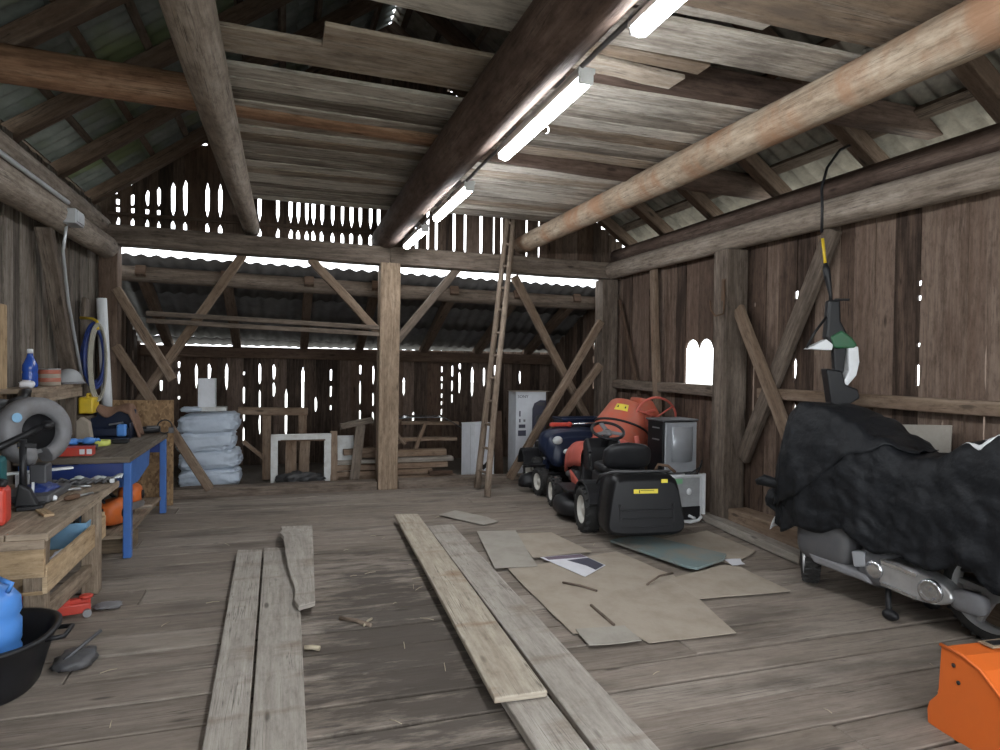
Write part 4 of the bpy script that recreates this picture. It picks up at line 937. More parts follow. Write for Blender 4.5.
mb = B(t); mb.lathe([(.085, 0), (.085, .16), (.10, .30), (.10, .34)], (.50, .06, .38), (0, 0, 1), 24, caps=False); mb.build('discharge_chute', 'orange', t, solid=.004)
mb = B(t); mb.box((.32, -.46, .28), (.34, .36, .22)); mb.box((.32, -.46, .40), (.22, .24, .06)); mb.build('engine', 'black', t, bevel=.03)
for s in (0, 1): wheel(t, 'wheel', (.04 + s * .56, -.52, .17), .17, .11)

# ------------------------------------------------------------------ power tool hanging from the right wall plate
mb = MB(); mb.tube([(4.34, 4.28, 3.40), (4.20, 4.28, 3.33), (4.08, 4.28, 3.18), (4.03, 4.28, 3.02), (4.02, 4.26, 2.86), (4.02, 4.26, 2.66)], .011, 8)
tag(mb.build('hanging_cord', 'black'), 'black cord hanging from the roof at the right plank wall', 'cord')
t = thing('hedge_trimmer', 'green, white and black power tool hanging from black cord at right wall', 'power tool', (4.02, 4.25, 1.645), rad(-20), tilt=MX.Scale(.88, 4))
mb = B(t); mb.cyl((0, 0, 1.10), (.03, 0, .86), .013, 12); mb.build('tool_shaft', 'yellow', t)
mb = B(t); mb.tube([(.03, 0, .88), (.04, 0, .82), (.05, 0, .76), (.08, 0, .60), (.085, 0, .54)], [.018, .03, .03, .016, .016], 12); mb.build('grip', 'black', t)
mb = B(t); mb.tube([(.085, 0, .56), (.09, 0, .50)], .017, 8); mb.box((.18, 0, .555), (.13, .03, .02)); mb.build('side_handle', 'black', t, bevel=.006)
mb = B(t); mb.prism([(.05, -.05, .55), (.15, -.05, .55), (.16, -.05, .36), (.22, -.05, .25), (.20, -.05, .18), (.08, -.05, .14), (.03, -.05, .22)], (0, .10, 0)); mb.build('motor_body', 'black', t, bevel=.02)
mb = B(t); mb.prism([(.06, -.062, .22), (.16, -.062, .28), (.25, -.062, .22), (.30, -.062, .15), (.27, -.062, .12), (.10, -.062, .12)], (0, .124, 0)); mb.build('cover', 'green', t, bevel=.015)
mb = B(t); mb.prism([(-.14, -.06, .11), (.03, -.06, .20), (.09, -.06, .15), (.08, -.06, .10)], (0, .10, 0)); mb.build('guard', 'plastic_white', t, bevel=.01)
mb = B(t); mb.tube([(-.13, -.02, .12), (-.06, -.02, .26), (.04, -.02, .40)], .012, 8); mb.build('bow_handle', 'black', t)
mb = B(t); mb.prism([(.22, -.055, .13), (.31, -.055, .14), (.325, -.055, .0), (.30, -.055, -.12), (.22, -.055, -.22), (.18, -.055, -.19), (.235, -.055, -.08)], (0, .11, 0)); mb.build('shroud', 'plastic_white', t, bevel=.012)
mb = B(t); mb.prism([(.03, -.068, -.06), (.17, -.068, -.08), (.20, -.068, -.20), (.31, -.068, -.24), (.33, -.068, -.32), (.14, -.068, -.44), (.08, -.068, -.38)], (0, .13, 0)); mb.prism([(.10, -.035, .13), (.22, -.035, .13), (.20, -.035, -.1), (.12, -.035, -.12)], (0, .07, 0)); mb.build('battery', 'black', t, bevel=.015)
mb = MB(); mb.tube([(4.17, 5.68, 2.45), (4.165, 5.67, 2.28), (4.16, 5.67, 2.12)], .01, 6); mb.tube([(4.16, 5.67, 2.12), (4.10, 5.72, 2.10), (4.09, 5.78, 2.16), (4.09, 5.80, 2.26)], .009, 6); mb.box((4.175, 5.70, 2.36), (.01, .05, .22))
tag(mb.build('iron_hook', 'rust'), 'rusty iron hook on the thick wall post above bright hole', 'hook')

# ------------------------------------------------------------------ things in the rear bay
for i, (z, w, lab_) in enumerate(((.0, .36, 'lowest of the four pale blue sacks stacked behind the sill'), (.23, .36, 'second pale blue sack from the floor in the stack'), (.46, .345, 'third pale blue sack from the floor in the stack'), (.68, .35, 'topmost pale blue sack carrying the small white box'))):
    t = thing('sack', lab_, 'sack', (-.88 + (.01, .015, -.03, 0)[i], 9.15, z), U(-.08, .08), 'pale blue sacks in the rear bay')
    mb = B(t); sd = U(0, 50)
    def fn(u, v):
        a = 2 * PI * u; tt = PI * (v - .5) * .998; e = .42; sg = lambda q, p_: math.copysign(abs(q) ** p_, q)
        d = V((sg(math.cos(tt), .38) * sg(math.cos(a), e), sg(math.cos(tt), .38) * sg(math.sin(a), e), sg(math.sin(tt), .6)))
        k = 1 + .08 * NZ.noise(d * 2.2 + V((sd, 0, 0))) - .10 * abs(NZ.noise(V((d.x * 4 + d.z * 3, d.y * 2, d.z * 3 - d.x * 2 + sd)))) + .05 * abs(NZ.noise(V((d.x * 9, d.y * 4, d.z * 8 + sd))))
        return (d.x * w * k, d.y * .25 * k, .125 + d.z * .135 * k + .02 * d.x)
    mb.grid(fn, 90, 44, cu=True); mb.build('bag', 'sack', t)
    mb = B(t); mb.grid(lambda u, v: (w * lp(.85, 1.01, v), lp(-.20, .20, u), .12 + .03 * math.sin(u * 14 + sd) + .01 * v), 20, 3); mb.build('folded_end', 'sack', t, solid=.006)
t = thing('carton', 'small white box standing upright on the topmost sack', 'box', (-.91, 9.12, .965))
mb = B(t); mb.box((0, 0, .205), (.20, .15, .39)); mb.build('body', 'white_box', t, bevel=.006)
mb = B(t); mb.box((.06, -.02, .02), (.34, .22, .05)); mb.build('tray', 'white_old', t, bevel=.006)
mb = MB(); mb.ball((-1.08, 9.0, .985), (.12, .09, .035), 24, 10, .8, .25, 4); tag(mb.build('plastic_wrap', 'sack'), 'crumpled plastic lying on topmost sack left of white box', 'plastic')
# white window frame
t = thing('window_frame', 'old white window frame without glass standing behind the sill log', 'window frame', (.22, 8.80, .0))
for x in (-.325, .32):
    mb = B(t); mb.box((x, 0, .33), (.085, .06, .66)); mb.build('stile', 'white_old', t, bevel=.006)
for z in (.64, .05):
    mb = B(t); mb.box((0, 0, z), (.73 if z > .5 else .56, .062, .075)); mb.build('rail', 'white_old', t, bevel=.006)
mb = B(t); mb.box((.02, -.034, .60), (.54, .01, .018)); mb.build('bead', 'rust', t)
mb = MB(); mb.ball((.22, 8.68, .10), (.27, .09, .11), 36, 18, .9, .5, 2.5); mb.ball((.36, 8.66, .06), (.16, .08, .06), 24, 12, .9, .4, 3); mb.ball((.05, 8.65, .03), (.2, .07, .035), 24, 12, .9, .4, 3)
tag(mb.build('rubbish_bag', 'bag_black'), 'crumpled black plastic bag in front of the white window frame', 'bag')
def lean(name, lab_, mat, x, w, y, h, back=.15, sk=0, th=.025):
    mb = MB(); mb.beam((x, y, 0.0), (x + sk, y + back, h), w, th, (0, 1, 0), 4, .003); return tag(mb.build(name, mat, bevel=.004), lab_, 'board')
lean('board', 'light brown board leaning inside the white window frame, left one', 'lumber', .10, .14, 9.15, .62)
lean('board', 'light brown board leaning inside the white window frame, right one', 'brace', .26, .13, 9.15, .60, sk=.02)
lean('board', 'narrow reddish board leaning right beside white window frame', 'brace', .62, .09, 8.76, .70, .1)
lean('board', 'white panel leaning behind the narrow reddish board', 'white_old', .78, .22, 8.95, .62, .1)
lean('board', 'dark weathered board leaning left of the middle post, slanted', 'wall_grey', .86, .12, 8.70, .78, .12, .1)
# trestle at the left of the rear bay
t = thing('trestle', 'brown wooden trestle between pale sacks and white window frame', 'trestle', (-.15, 9.5, 0))
mb = B(t); mb.beam((-.42, 0, .93), (.47, 0, .91), .10, .10, n=3, jit=.004); mb.build('top_board', 'lumber', t, bevel=.008)
for x in (-.06, .40):
    mb = B(t); mb.beam((x, 0, 0), (x, 0, .88), .11, .06, (0, 1, 0)); mb.build('leg', 'lumber', t, bevel=.006)
mb = B(t); mb.beam((-.36, .04, .52), (-.02, .04, .22), .05, .09, (0, 1, 0)); mb.build('diagonal', 'lumber', t, bevel=.006)
# lumber stack
n_ = 0
names = ['lowest', 'second', 'third', 'fourth', 'fifth', 'sixth']
for z, y, x0, x1, h, d, m_ in ((.02, 8.78, 1.42, 2.22, .07, .14, 'lumber'), (.02, 9.02, .55, 2.2, .08, .16, 'lumber'), (.10, 8.95, .62, 1.92, .06, .16, 'lumber'), (.17, 8.99, .50, 2.15, .07, .15, 'lumber'), (.25, 9.05, .60, 2.24, .055, .15, 'board'), (.31, 9.10, .72, 2.16, .09, .12, 'lumber')):
    mb = MB(); mb.beam((x0, y + U(-.02, .02), z + h / 2), (x1, y + U(-.02, .02), z + h / 2 + U(0, .008)), d, h, n=5, jit=.003)
    tag(mb.build('stacked_timber', m_, bevel=.006), 'short front timber lying before the lumber stack right of middle post' if n_ == 0 else 'timber %s from the floor in the lumber stack behind the middle post' % names[n_ - 1], 'timber', 'lumber stack behind the middle post'); n_ += 1
mb = MB(); mb.box((2.0, 8.72, .135), (.32, .06, .05)); tag(mb.build('timber_block', 'wall_dark', bevel=.004), 'small dark block on the near timber of the lumber stack', 'block')
t = thing('pallet', 'grey wooden frame with slanted slats standing on the lumber stack', 'frame', (1.85, 9.25, .40))
for a, b, w, h in (((-.30, 0, .36), (.52, 0, .34), .05, .085), ((-.28, .02, .13), (.50, .02, .12), .05, .12), ((-.10, -.03, -.02), (.03, -.03, .35), .05, .085), ((-.66, .04, .02), (-.20, .02, .12), .05, .10), ((-.50, -.02, .38), (-.24, -.02, .06), .05, .08), ((-.55, .02, .40), (-.28, .02, .39), .05, .08)):
    mb = B(t); mb.beam(a, b, w, h, (0, 1, 0), 3, .003); mb.build('slat', 'lumber', t, bevel=.006)
for a, b, lab_ in (((.70, 8.85, .76), (1.12, 8.85, .84), 'grey board end lying level just left of the middle post'), ((.75, 8.95, .41), (1.2, 8.95, .44), 'reddish board end low behind the middle post')):
    mb = MB(); mb.beam(a, b, .10, .075, n=2, jit=.004); tag(mb.build('board', 'wall_grey' if 'grey' in lab_ else 'brace', bevel=.006), lab_, 'board')
mb = MB(); mb.grid(lambda u, v: (lp(1.42, 2.42, u), lp(9.05, 9.5, v), .80 + .045 * math.sin(PI * min(1, .2 + u * .75)) - (.14 * max(0, u - .72) / .28)), 30, 8)
tag(mb.build('curved_sheet', 'glass', solid=.006), 'curved dark glass sheet resting on top of grey wooden frame', 'sheet')
# white cartons
t = thing('carton', 'tall white carton box with black print standing behind the ladder', 'box', (2.47, 8.70, .0), rad(20))
mb = B(t); mb.box((.16, .16, .385), (.33, .32, .76)); mb.build('body', 'white_box', t, bevel=.006)
mb = B(t); mb.box((.16, .16, .768), (.34, .33, .008)); mb.build('lid', 'white_box', t)
mb = B(t); mb.tube([(.16 + .085 * math.sin(a) + .02, -.003, .32 + .13 * math.cos(a)) for a in (k * .2 for k in range(2, 24))], .008, 6); mb.prism([(.10, -.004, .17), (.14, -.004, .14), (.23, -.004, .20), (.21, -.004, .27), (.16, -.004, .22)], (0, .005, 0)); mb.build('print', 'black', t)
mb = B(t); mb.box((-.006, .10, .385), (.004, .004, .74)); mb.build('seam', 'grey', t)
t = thing('carton', 'tall white product carton with dark printed picture behind the blue mower', 'box', (3.40, 9.05, .0))
mb = B(t); mb.box((0, .17, .60), (.46, .34, 1.19)); mb.build('body', 'white_box', t, bevel=.006)
mb = B(t); mb.prism([(.23, -.004, .50), (.23, -.004, 1.07), (.14, -.004, 1.075), (.05, -.004, 1.03), (.02, -.004, .95), (.02, -.004, .50)], (0, .004, 0)); pp = mb.build('picture', 'print_dark', t)
mb = B(t); mb.prism([(.21, -.007, .98), (.21, -.007, 1.045), (.12, -.007, 1.05), (.07, -.007, 1.01)], (0, .003, 0)); mb.lathe([(.07, 0), (.06, .004), (.001, .004)], (.13, -.003, .80), (0, -1, 0), 20); mb.build('highlight', 'grey_dark', pp)
for x, z, w, h in ((-.135, .70, .10, .05), (-.135, .60, .12, .08), (-.10, .78, .03, .035), (-.17, .78, .02, .05), (-.17, .88, .02, .08)):
    mb = B(t); mb.box((x, -.002, z), (w, .004, h)); mb.build('print', 'print_dark' if h > .04 else 'grey_mid', t)
text('SONY', .062, (-.125, -.0025, 1.125), (PI / 2, 0, 0), 'print_dark', t)
mb = B(t); mb.prism([(-.30, -.05, 1.20), (.23, -.02, 1.195), (.36, .1, 1.195), (.25, .36, 1.195), (-.24, .36, 1.195)], (0, 0, .006)); mb.build('open_flap', 'card', t)
# dark carton leaning beside it
lean('board', 'dark narrow board standing behind white carton and ladder', 'wall_dark', 2.98, .12, 9.2, .9, .12)

# ------------------------------------------------------------------ left side: two workbenches and what lies on them
t = thing('workbench', 'rough wooden workbench at the left with crate shelf under it', 'workbench', (-1.56, 4.8, 0))
mb = MB()
for k in range(4): mb.beam((-1.95 + .195 * k + .1, 4.04 + U(-.01, .01), .66), (-1.95 + .195 * k + .1, 5.66, .66), .19, .045, n=4, jit=.002)
mb.beam((-1.95, 4.05, .625), (-1.18, 4.05, .625), .03, .05); mb.build('top', 'bench', t, bevel=.005)
for x, y in ((-1.27, 4.22), (-1.24, 5.18), (-1.88, 4.22), (-1.88, 5.3)):
    mb = MB(); mb.beam((x, y, 0), (x, y, .635), .105, .09, (0, 1, 0), 3, .004); mb.build('leg', 'bench', t, bevel=.008)
mb = MB(); mb.box((-1.575, 4.16, .50), (.72, .03, .16)); mb.box((-1.575, 5.42, .42), (.72, .03, .16)); mb.box((-1.22, 4.80, .40), (.025, 1.26, .15)); mb.box((-1.575, 4.8, .33), (.70, 1.26, .02)); mb.build('crate_shelf', 'plywood', t, bevel=.004)
mb = MB(); mb.beam((-1.25, 4.26, .20), (-1.25, 5.14, .16), .05, .09); mb.beam((-1.9, 4.2, .12), (-1.3, 4.2, .12), .04, .10); mb.build('stretcher', 'bench', t, bevel=.006)
t = thing('workbench', 'blue steel-legged workbench with dark top behind the wooden bench', 'workbench', (-1.55, 6.8, 0))
mb = MB(); mb.box((-1.56, 6.88, .795), (.80, 1.82, .05)); mb.build('top', 'benchtop', t, bevel=.008)
for x, y in ((-1.185, 6.02), (-1.185, 7.68), (-1.90, 6.02), (-1.90, 7.68)):
    mb = MB(); mb.box((x, y, .385), (.06, .06, .77)); mb.build('leg', 'blue', t, bevel=.008)
for y in (6.02, 7.68):
    mb = MB(); mb.box((-1.54, y, .70), (.66, .03, .13)); mb.build('apron', 'blue_deep', t, bevel=.004)
mb = MB(); mb.prism([(-1.20, 6.12, .77), (-1.20, 7.05, .77), (-1.20, 7.0, .60), (-1.20, 6.5, .53), (-1.20, 6.12, .55)], (-.4, 0, 0)); mb.build('drawer_box', 'blue', t, bevel=.008)
mb = MB(); mb.box((-1.55, 6.85, .16), (.70, 1.6, .03)); mb.build('lower_shelf', 'bench', t, bevel=.004)
mb = MB(); mb.prism([(-1.72, 7.95, .02), (-1.13, 7.95, .02), (-1.13, 7.99, 1.155), (-1.72, 7.99, 1.16)], (0, .018, 0)); tag(mb.build('osb_panel', 'osb'), 'rough chipboard panel standing upright behind the blue workbench', 'panel')
t = thing('wall_shelf', 'small wooden shelf on left wall carrying blue bottle and tin', 'shelf', (-1.85, 6.3, 1.3))
mb = MB(); mb.box((-1.85, 6.25, 1.355), (.22, 1.35, .035)); mb.build('board', 'bench', t, bevel=.004)
for y in (5.75, 6.85):
    mb = MB(); mb.beam((-1.80, y, 1.34), (-1.80, y, .82), .07, .06, (0, 1, 0)); mb.build('support', 'wall_grey', t, bevel=.004)
mb = MB(); mb.box((-1.74, 6.3, 1.30), (.03, 1.2, .08)); mb.build('edge_board', 'bench', t, bevel=.004)

def bottle(name, lab_, loc, prof, mat, cap, cz, cr, cat='bottle', grp=None):
    t = thing(name, lab_, cat, loc, 0, grp); mb = B(t); mb.lathe(prof, (0, 0, 0), (0, 0, 1), 28); mb.build('body', mat, t)
    mb = B(t); mb.lathe([(cr, cz), (cr, cz + .03), (cr * .7, cz + .034)], (0, 0, 0), (0, 0, 1), 18); mb.build('cap', cap, t); return t
bottle('spray_bottle', 'blue plastic bottle with white cap on the small wall shelf', (-1.83, 5.93, 1.373), [(.045, 0), (.052, .01), (.052, .10), (.047, .115), (.052, .13), (.050, .17), (.025, .225), (.018, .25), (.018, .262)], 'blue_bottle', 'plastic_white', .258, .02)
mb = MB(); mb.ball((-1.81, 5.80, 1.40), (.05, .03, .03), 16, 8, .8, .3); tag(mb.build('rag', 'paper'), 'white crumpled paper at the foot of blue bottle on shelf', 'rag')
t = thing('paint_tin', 'red and beige striped tin on the small wall shelf', 'tin', (-1.82, 6.34, 1.373))
mb = B(t); mb.lathe([(.075, 0), (.078, .004), (.078, .125), (.075, .13)], (0, 0, 0), (0, 0, 1), 28); bd = mb.build('can', 'card', t)
for z in (.095, .030):
    mb = B(t); mb.lathe([(.0785, z), (.0795, z + .002), (.0795, z + .03), (.0785, z + .032)], (0, 0, 0), (0, 0, 1), 28, caps=False); mb.build('band', 'tin_red', bd)
mb = B(t); mb.lathe([(.074, .128), (.08, .130), (.08, .138), (.070, .138), (.066, .132), (.001, .132)], (0, 0, 0), (0, 0, 1), 28, caps=False); mb.build('lid', 'metal', t)
t = thing('helmet', 'dull grey rounded bowl lying at the far end of wall shelf', 'bowl', (-1.80, 6.78, 1.373))
mb = B(t); mb.grid(lambda u, v: (.11 * math.cos(2 * PI * u) * math.cos(v * PI / 2 * .99), .16 * math.sin(2 * PI * u) * math.cos(v * PI / 2 * .99), .13 * math.sin(v * PI / 2)), 32, 12, cu=True); mb.build('shell', 'grey', t, solid=.004)
mb = B(t); mb.grid(lambda u, v: (.125 * math.cos(2 * PI * u) * (1 - .1 * v), .175 * math.sin(2 * PI * u) * (1 - .1 * v), .004 + .015 * v), 32, 2, cu=True); mb.build('rim', 'grey_mid', t, solid=.004)
# hose coil, rope, pipe
t = thing('hose_coil', 'coil of blue hose hanging on left wall beside the white pipe', 'hose', (-1.80, 7.62, 1.35))
for k in range(7):
    mb = MB(); o1, o2 = U(-.015, .015), U(-.03, .03); w, h = .11 + U(-.02, .02), .29 + U(-.04, .03)
    mb.tube([V((-1.80 + .6 * w * math.sin(a) + .004 * k, 7.60 - .012 * k + o1 + .8 * w * math.sin(a) * (1.15 - .25 * math.cos(a)), 1.63 + o2 + h * math.cos(a))) for a in (2 * PI * j / 28 for j in range(28))], .014, 8, True); mb.build('loop', 'blue_deep', t)
t = thing('rope_coil', 'pale rope hanging in a loop in front of the blue hose coil', 'rope', (-1.72, 7.64, 1.3))
for k in range(3):
    mb = MB(); w, h = .075 + .012 * k, .34 + .02 * k
    mb.tube([V((-1.735 + .6 * w * math.sin(a), 7.50 - .02 * k + .8 * w * math.sin(a), 1.56 + h * math.cos(a))) for a in (2 * PI * j / 28 for j in range(28))], .010, 8, True); mb.build('loop', 'rope', t)
mb = MB(); mb.tube([(-1.74, 7.48, 1.88), (-1.75, 7.5, 1.96), (-1.80, 7.56, 1.99), (-1.92, 7.6, 2.0)], .014, 8); mb.build('knot', 'yellow', t)
mb = MB(); mb.lathe([(.052, 0), (.052, 1.75), (.045, 1.75), (.045, 1.70)], (-1.79, 8.22, .5), (-.05, 0, 1), 20); mb.cyl((-1.785, 8.22, 0), (-1.79, 8.22, .5), .05, 16)
tag(mb.build('plastic_pipe', 'plastic_white'), 'long white plastic pipe standing in the left rear corner', 'pipe')
t = thing('jerry_can', 'yellow box standing under the blue hose on left wall', 'box', (-1.80, 7.42, 1.06))
mb = B(t); mb.box((0, 0, .085), (.13, .22, .16)); mb.build('body', 'yellow', t, bevel=.02, seg=3)
mb = B(t); mb.tube([(0, -.06, .16), (0, -.05, .19), (0, .05, .19), (0, .06, .16)], .012, 8); mb.build('handle', 'yellow', t)
mb = MB(); mb.box((-1.86, 7.42, 1.035), (.2, .4, .03)); mb.beam((-1.93, 7.42, 1.02), (-1.93, 7.42, .3), .05, .05, (0, 1, 0)); tag(mb.build('wall_bracket', 'wall_grey', bevel=.004), 'grey wooden bracket on left wall under the yellow box', 'bracket')

# metal cut-off saw on the wooden bench
t = thing('chop_saw', 'grey cut-off saw with big round guard on the wooden workbench', 'saw', (-1.54, 5.05, .683))
axs = V((.72, -.68, .12)).normalized(); x, y, d = basis(axs); c0 = V((0, 0, .44))
mb = B(t); rings = []
for k in range(49):
    a = rad(-70) + rad(330) * k / 48; er = x * math.cos(a) + y * math.sin(a); w = .085
    sq = .5 + .5 * math.cos(a - PI * .9); t0 = lp(.125, .095, sq); pr_ = [(t0, -.045), (t0 + .012, -.07), (.18, -.08), (.215, -.055), (.222, 0), (.215, .055), (.18, .08), (t0 + .012, .07), (t0, .045)]
    rings.append([c0 + er * r_ + d * h_ for r_, h_ in pr_])
mb.loft(rings, smooth=True); gd = mb.build('blade_guard', 'grey_mid', t)
mb = B(t); mb.lathe([(.001, -.04), (.12, -.04), (.12, .03), (.04, .03), (.035, .05), (.001, .05)], c0, d, 32); mb.build('shade_disc', 'black', t)  # black disc painted in for the darkness inside the guard's opening
mb = B(t); mb.lathe([(.15, -.004), (.15, .004)], c0 - d * .01 , d, 40); mb.build('blade', 'metal', t)
mb = B(t); mb.cyl(c0 + d * .09 + x * .03 + y * .03, c0 + d * .12 - x * .36 - y * .12, .022, 12); mb.ball(c0 + d * .10 + x * .03 + y * .03, (.04, .04, .03), 16, 8); mb.build('arm', 'black', t)
mb = B(t); mb.ball(c0 - d * .16 + x * -.02, (.12, .14, .11), 24, 12, .7); mb.build('motor', 'grey_dark', t)
mb = B(t); mb.box((0, .02, .03), (.30, .46, .05)); mb.box((0, .14, .12), (.10, .12, .18)); mb.build('base', 'grey_dark', t, bevel=.012)
mb = B(t); mb.lathe([(.03, 0), (.03, .003)], c0 + d * .086 - x * .14 + y * .09, d, 20); mb.build('sticker', 'lightblue', gd)
mb = B(t); mb.lathe([(.022, 0), (.022, .003)], c0 + d * .086 - x * .13 - y * .09, d, 4); mb.build('sticker', 'yellow_label', gd)
# strap and dark cloth above the saw
t = thing('tool_bag', 'dark strap and grey bag hanging over the cut-off saw', 'bag', (-1.80, 5.25, 1.05))
mb = B(t); mb.ball((0, 0, .15), (.07, .26, .11), 30, 14, .8, .2, 3); mb.build('bag', 'grey_dark', t)
mb = B(t); mb.tube([(.10, -.32, .08), (.12, -.12, .26), (.12, .05, .27), (.10, .14, .30), (.08, .30, .31)], [.02, .025, .03, .035, .02], 8); mb.build('strap', 'black', t)
# red canister, teal box, drill stand, bits
t = thing('fuel_can', 'red plastic fuel can at left edge on wooden workbench', 'fuel can', (-1.56, 4.30, .683), rad(8))
mb = B(t); mb.box((0, 0, .105), (.26, .16, .21)); mb.build('body', 'red', t, bevel=.03, seg=3)
mb = B(t); mb.tube([(-.08, 0, .20), (-.06, 0, .25), (.03, 0, .25), (.05, 0, .20)], .014, 8); mb.build('handle', 'red', t)
mb = B(t); mb.cyl((.09, 0, .20), (.11, 0, .245), .022, 14); mb.build('cap', 'black', t)
t = thing('tool_case', 'dark teal plastic case standing behind the red fuel can', 'case', (-1.68, 4.56, .683), rad(5))
mb = B(t); mb.box((0, 0, .17), (.28, .16, .34)); mb.build('shell', 'teal_box', t, bevel=.025)
mb = B(t); mb.box((0, -.083, .17), (.28, .006, .012)); mb.box((.06, -.085, .19), (.04, .012, .04)); mb.build('latch', 'black', t)
mb = B(t); mb.ball((.06, -.01, .05), (.10, .09, .05), 16, 10, .6); mb.build('foot', 'green', t)
t = thing('drill_stand', 'black column stand on wooden workbench between red can and white lamp', 'drill stand', (-1.47, 4.70, .683), rad(10))
mb = B(t); mb.box((.02, .03, .012), (.13, .16, .024)); mb.build('base', 'black', t, bevel=.006)
mb = B(t); mb.cyl((-.02, .03, .03), (-.02, .03, .42), .020, 16); mb.build('column', 'black', t)
mb = B(t); mb.prism([(-.06, -.02, .02), (.06, -.02, .02), (.02, -.02, .12), (-.04, -.02, .16)], (0, .08, 0)); mb.build('body', 'black', t, bevel=.01)
mb = B(t); mb.beam((-.05, .03, .39), (.05, .02, .38), .025, .03); mb.build('arm', 'black', t, bevel=.006)
mb = MB(); mb.beam((-1.92, 5.30, .80), (-1.44, 5.52, .812), .06, .014); mb.box((-1.70, 5.4, .74), (.08, .1, .11)); tag(mb.build('white_bar', 'plastic_white', bevel=.003), 'long white flat bar lying across the back of the wooden workbench', 'bar')
t = thing('work_lamp', 'small white-tipped hand lamp on wooden workbench beside black stand', 'lamp', (-1.42, 4.93, .683))
mb = B(t); mb.cyl((-.09, -.04, .018), (-.01, -.01, .018), .014, 12); mb.build('tube', 'plastic_white', t)
mb = B(t); mb.ball((.03, .0, .02), .019, 16, 10); mb.build('tip', 'plastic_white', t)
mb = MB(); mb.beam((-1.50, 4.90, .69), (-1.52, 4.98, .80), .015, .012); tag(mb.build('white_tube', 'plastic_white'), 'short white tube leaning behind the small hand lamp', 'tube')
mb = MB(); mb.ball((-1.52, 5.08, .725), (.10, .13, .045), 26, 14, .7, .35, 4); tag(mb.build('blue_cloth', 'blue_deep'), 'dark blue crumpled cloth on the wooden workbench', 'cloth')
def hand_tool(lab_, c, a, L, kind, mat='grey_dark'):
    t = thing(kind, lab_, kind.replace('_', ' '), (*c, .683), a)
    mb = B(t); mb.ball((-L * .25, 0, .018), (L * .28, .022, .018), 16, 8, .7); mb.build('handle', mat, t)
    mb = B(t)
    if kind == 'pliers':
        mb.tube([(-.02, .012, .018), (.03, .0, .018), (L * .4, .012, .014)], .010, 8); mb.tube([(-.02, -.012, .018), (.03, .0, .018), (L * .4, -.012, .014)], .010, 8); mb.tube([(-.02, -.03, .018), (-L * .5, -.05, .016)], .010, 8)
    elif kind == 'hammer': mb.tube([(0, 0, .018), (L * .5, 0, .018)], .010, 8); mb.box((L * .5, 0, .02), (.03, .11, .03))
    else: mb.tube([(0, 0, .016), (L * .6, .01, .010)], .008, 8)
    mb.build('head', 'metal', t)
hand_tool('dark-handled pliers lying in middle of the wooden workbench', (-1.40, 5.24), .5, .20, 'pliers')
hand_tool('hammer with dark handle at the far end of wooden workbench', (-1.33, 5.56), .2, .26, 'hammer')
hand_tool('thin screwdriver near right edge of the wooden workbench', (-1.27, 5.0), 1.1, .22, 'screwdriver', 'rust')
hand_tool('grey file lying beside the pliers on wooden workbench', (-1.46, 5.42), -.2, .28, 'file', 'grey_mid')
mb = MB(); mb.box((-1.33, 4.55, .69), (.05, .2, .014), .5); tag(mb.build('wood_stick', 'plywood'), 'short light wood stick on wooden workbench near the front', 'stick')
mb = MB()
for k in range(9): mb.tube([(-1.65 + .05 * k, 5.50 + .02 * math.sin(k), .695), (-1.62 + .05 * k, 5.55, .705 + .01 * (k % 3)), (-1.58 + .05 * k, 5.60, .695)], .012, 6)
o = mb.build('metal_scrap', 'grey_dark'); o['kind'] = 'stuff'; tag(o, 'small grey metal bits along far end of wooden workbench', 'scrap')
mb = MB(); mb.grid(lambda u, v: (lp(-1.48, -1.16, u), lp(5.60, 5.75, v), .70 + .012 * math.sin(u * 15) + .012 * math.cos(v * 8 + u * 5)), 16, 6); tag(mb.build('plastic_film', 'lens', solid=.003), 'clear crumpled plastic film at far end of wooden workbench', 'plastic film')

# in and under the benches
t = thing('plastic_crate', 'light blue crate with tools on the shelf under wooden workbench', 'crate', (-1.36, 5.22, .342))
mb = B(t); rings = [[V((sx * w, sy * d_, z)) for sx, sy in ((-1, -1), (1, -1), (1, 1), (-1, 1))] for z, w, d_ in ((0, .11, .17), (.17, .13, .19), (.17, .12, .18), (.02, .10, .16))]
mb.loft(rings); mb.build('tub', 'lightblue', t, bevel=.006)
for k, (lab_, m_) in enumerate((('dark power tool lying in the light blue crate, front one', 'black'), ('grey metal tool lying in the light blue crate, rear one', 'grey_dark'))):
    mb = MB(); y0 = 5.15 + .14 * k; mb.tube([(-1.44, y0 - .07, .50), (-1.36, y0, .56), (-1.27, y0 + .08, .57)], [.035, .05, .03], 10); mb.box((-1.38, y0, .47), (.07, .06, .16)); tag(mb.build('power_tool', m_, bevel=.005), lab_, 'tool')
mb = MB(); mb.ball((-1.30, 4.75, .37), (.05, .12, .035), 18, 10, .7, .25); tag(mb.build('cloth', 'paper'), 'pale rag on the crate shelf under wooden workbench', 'rag')
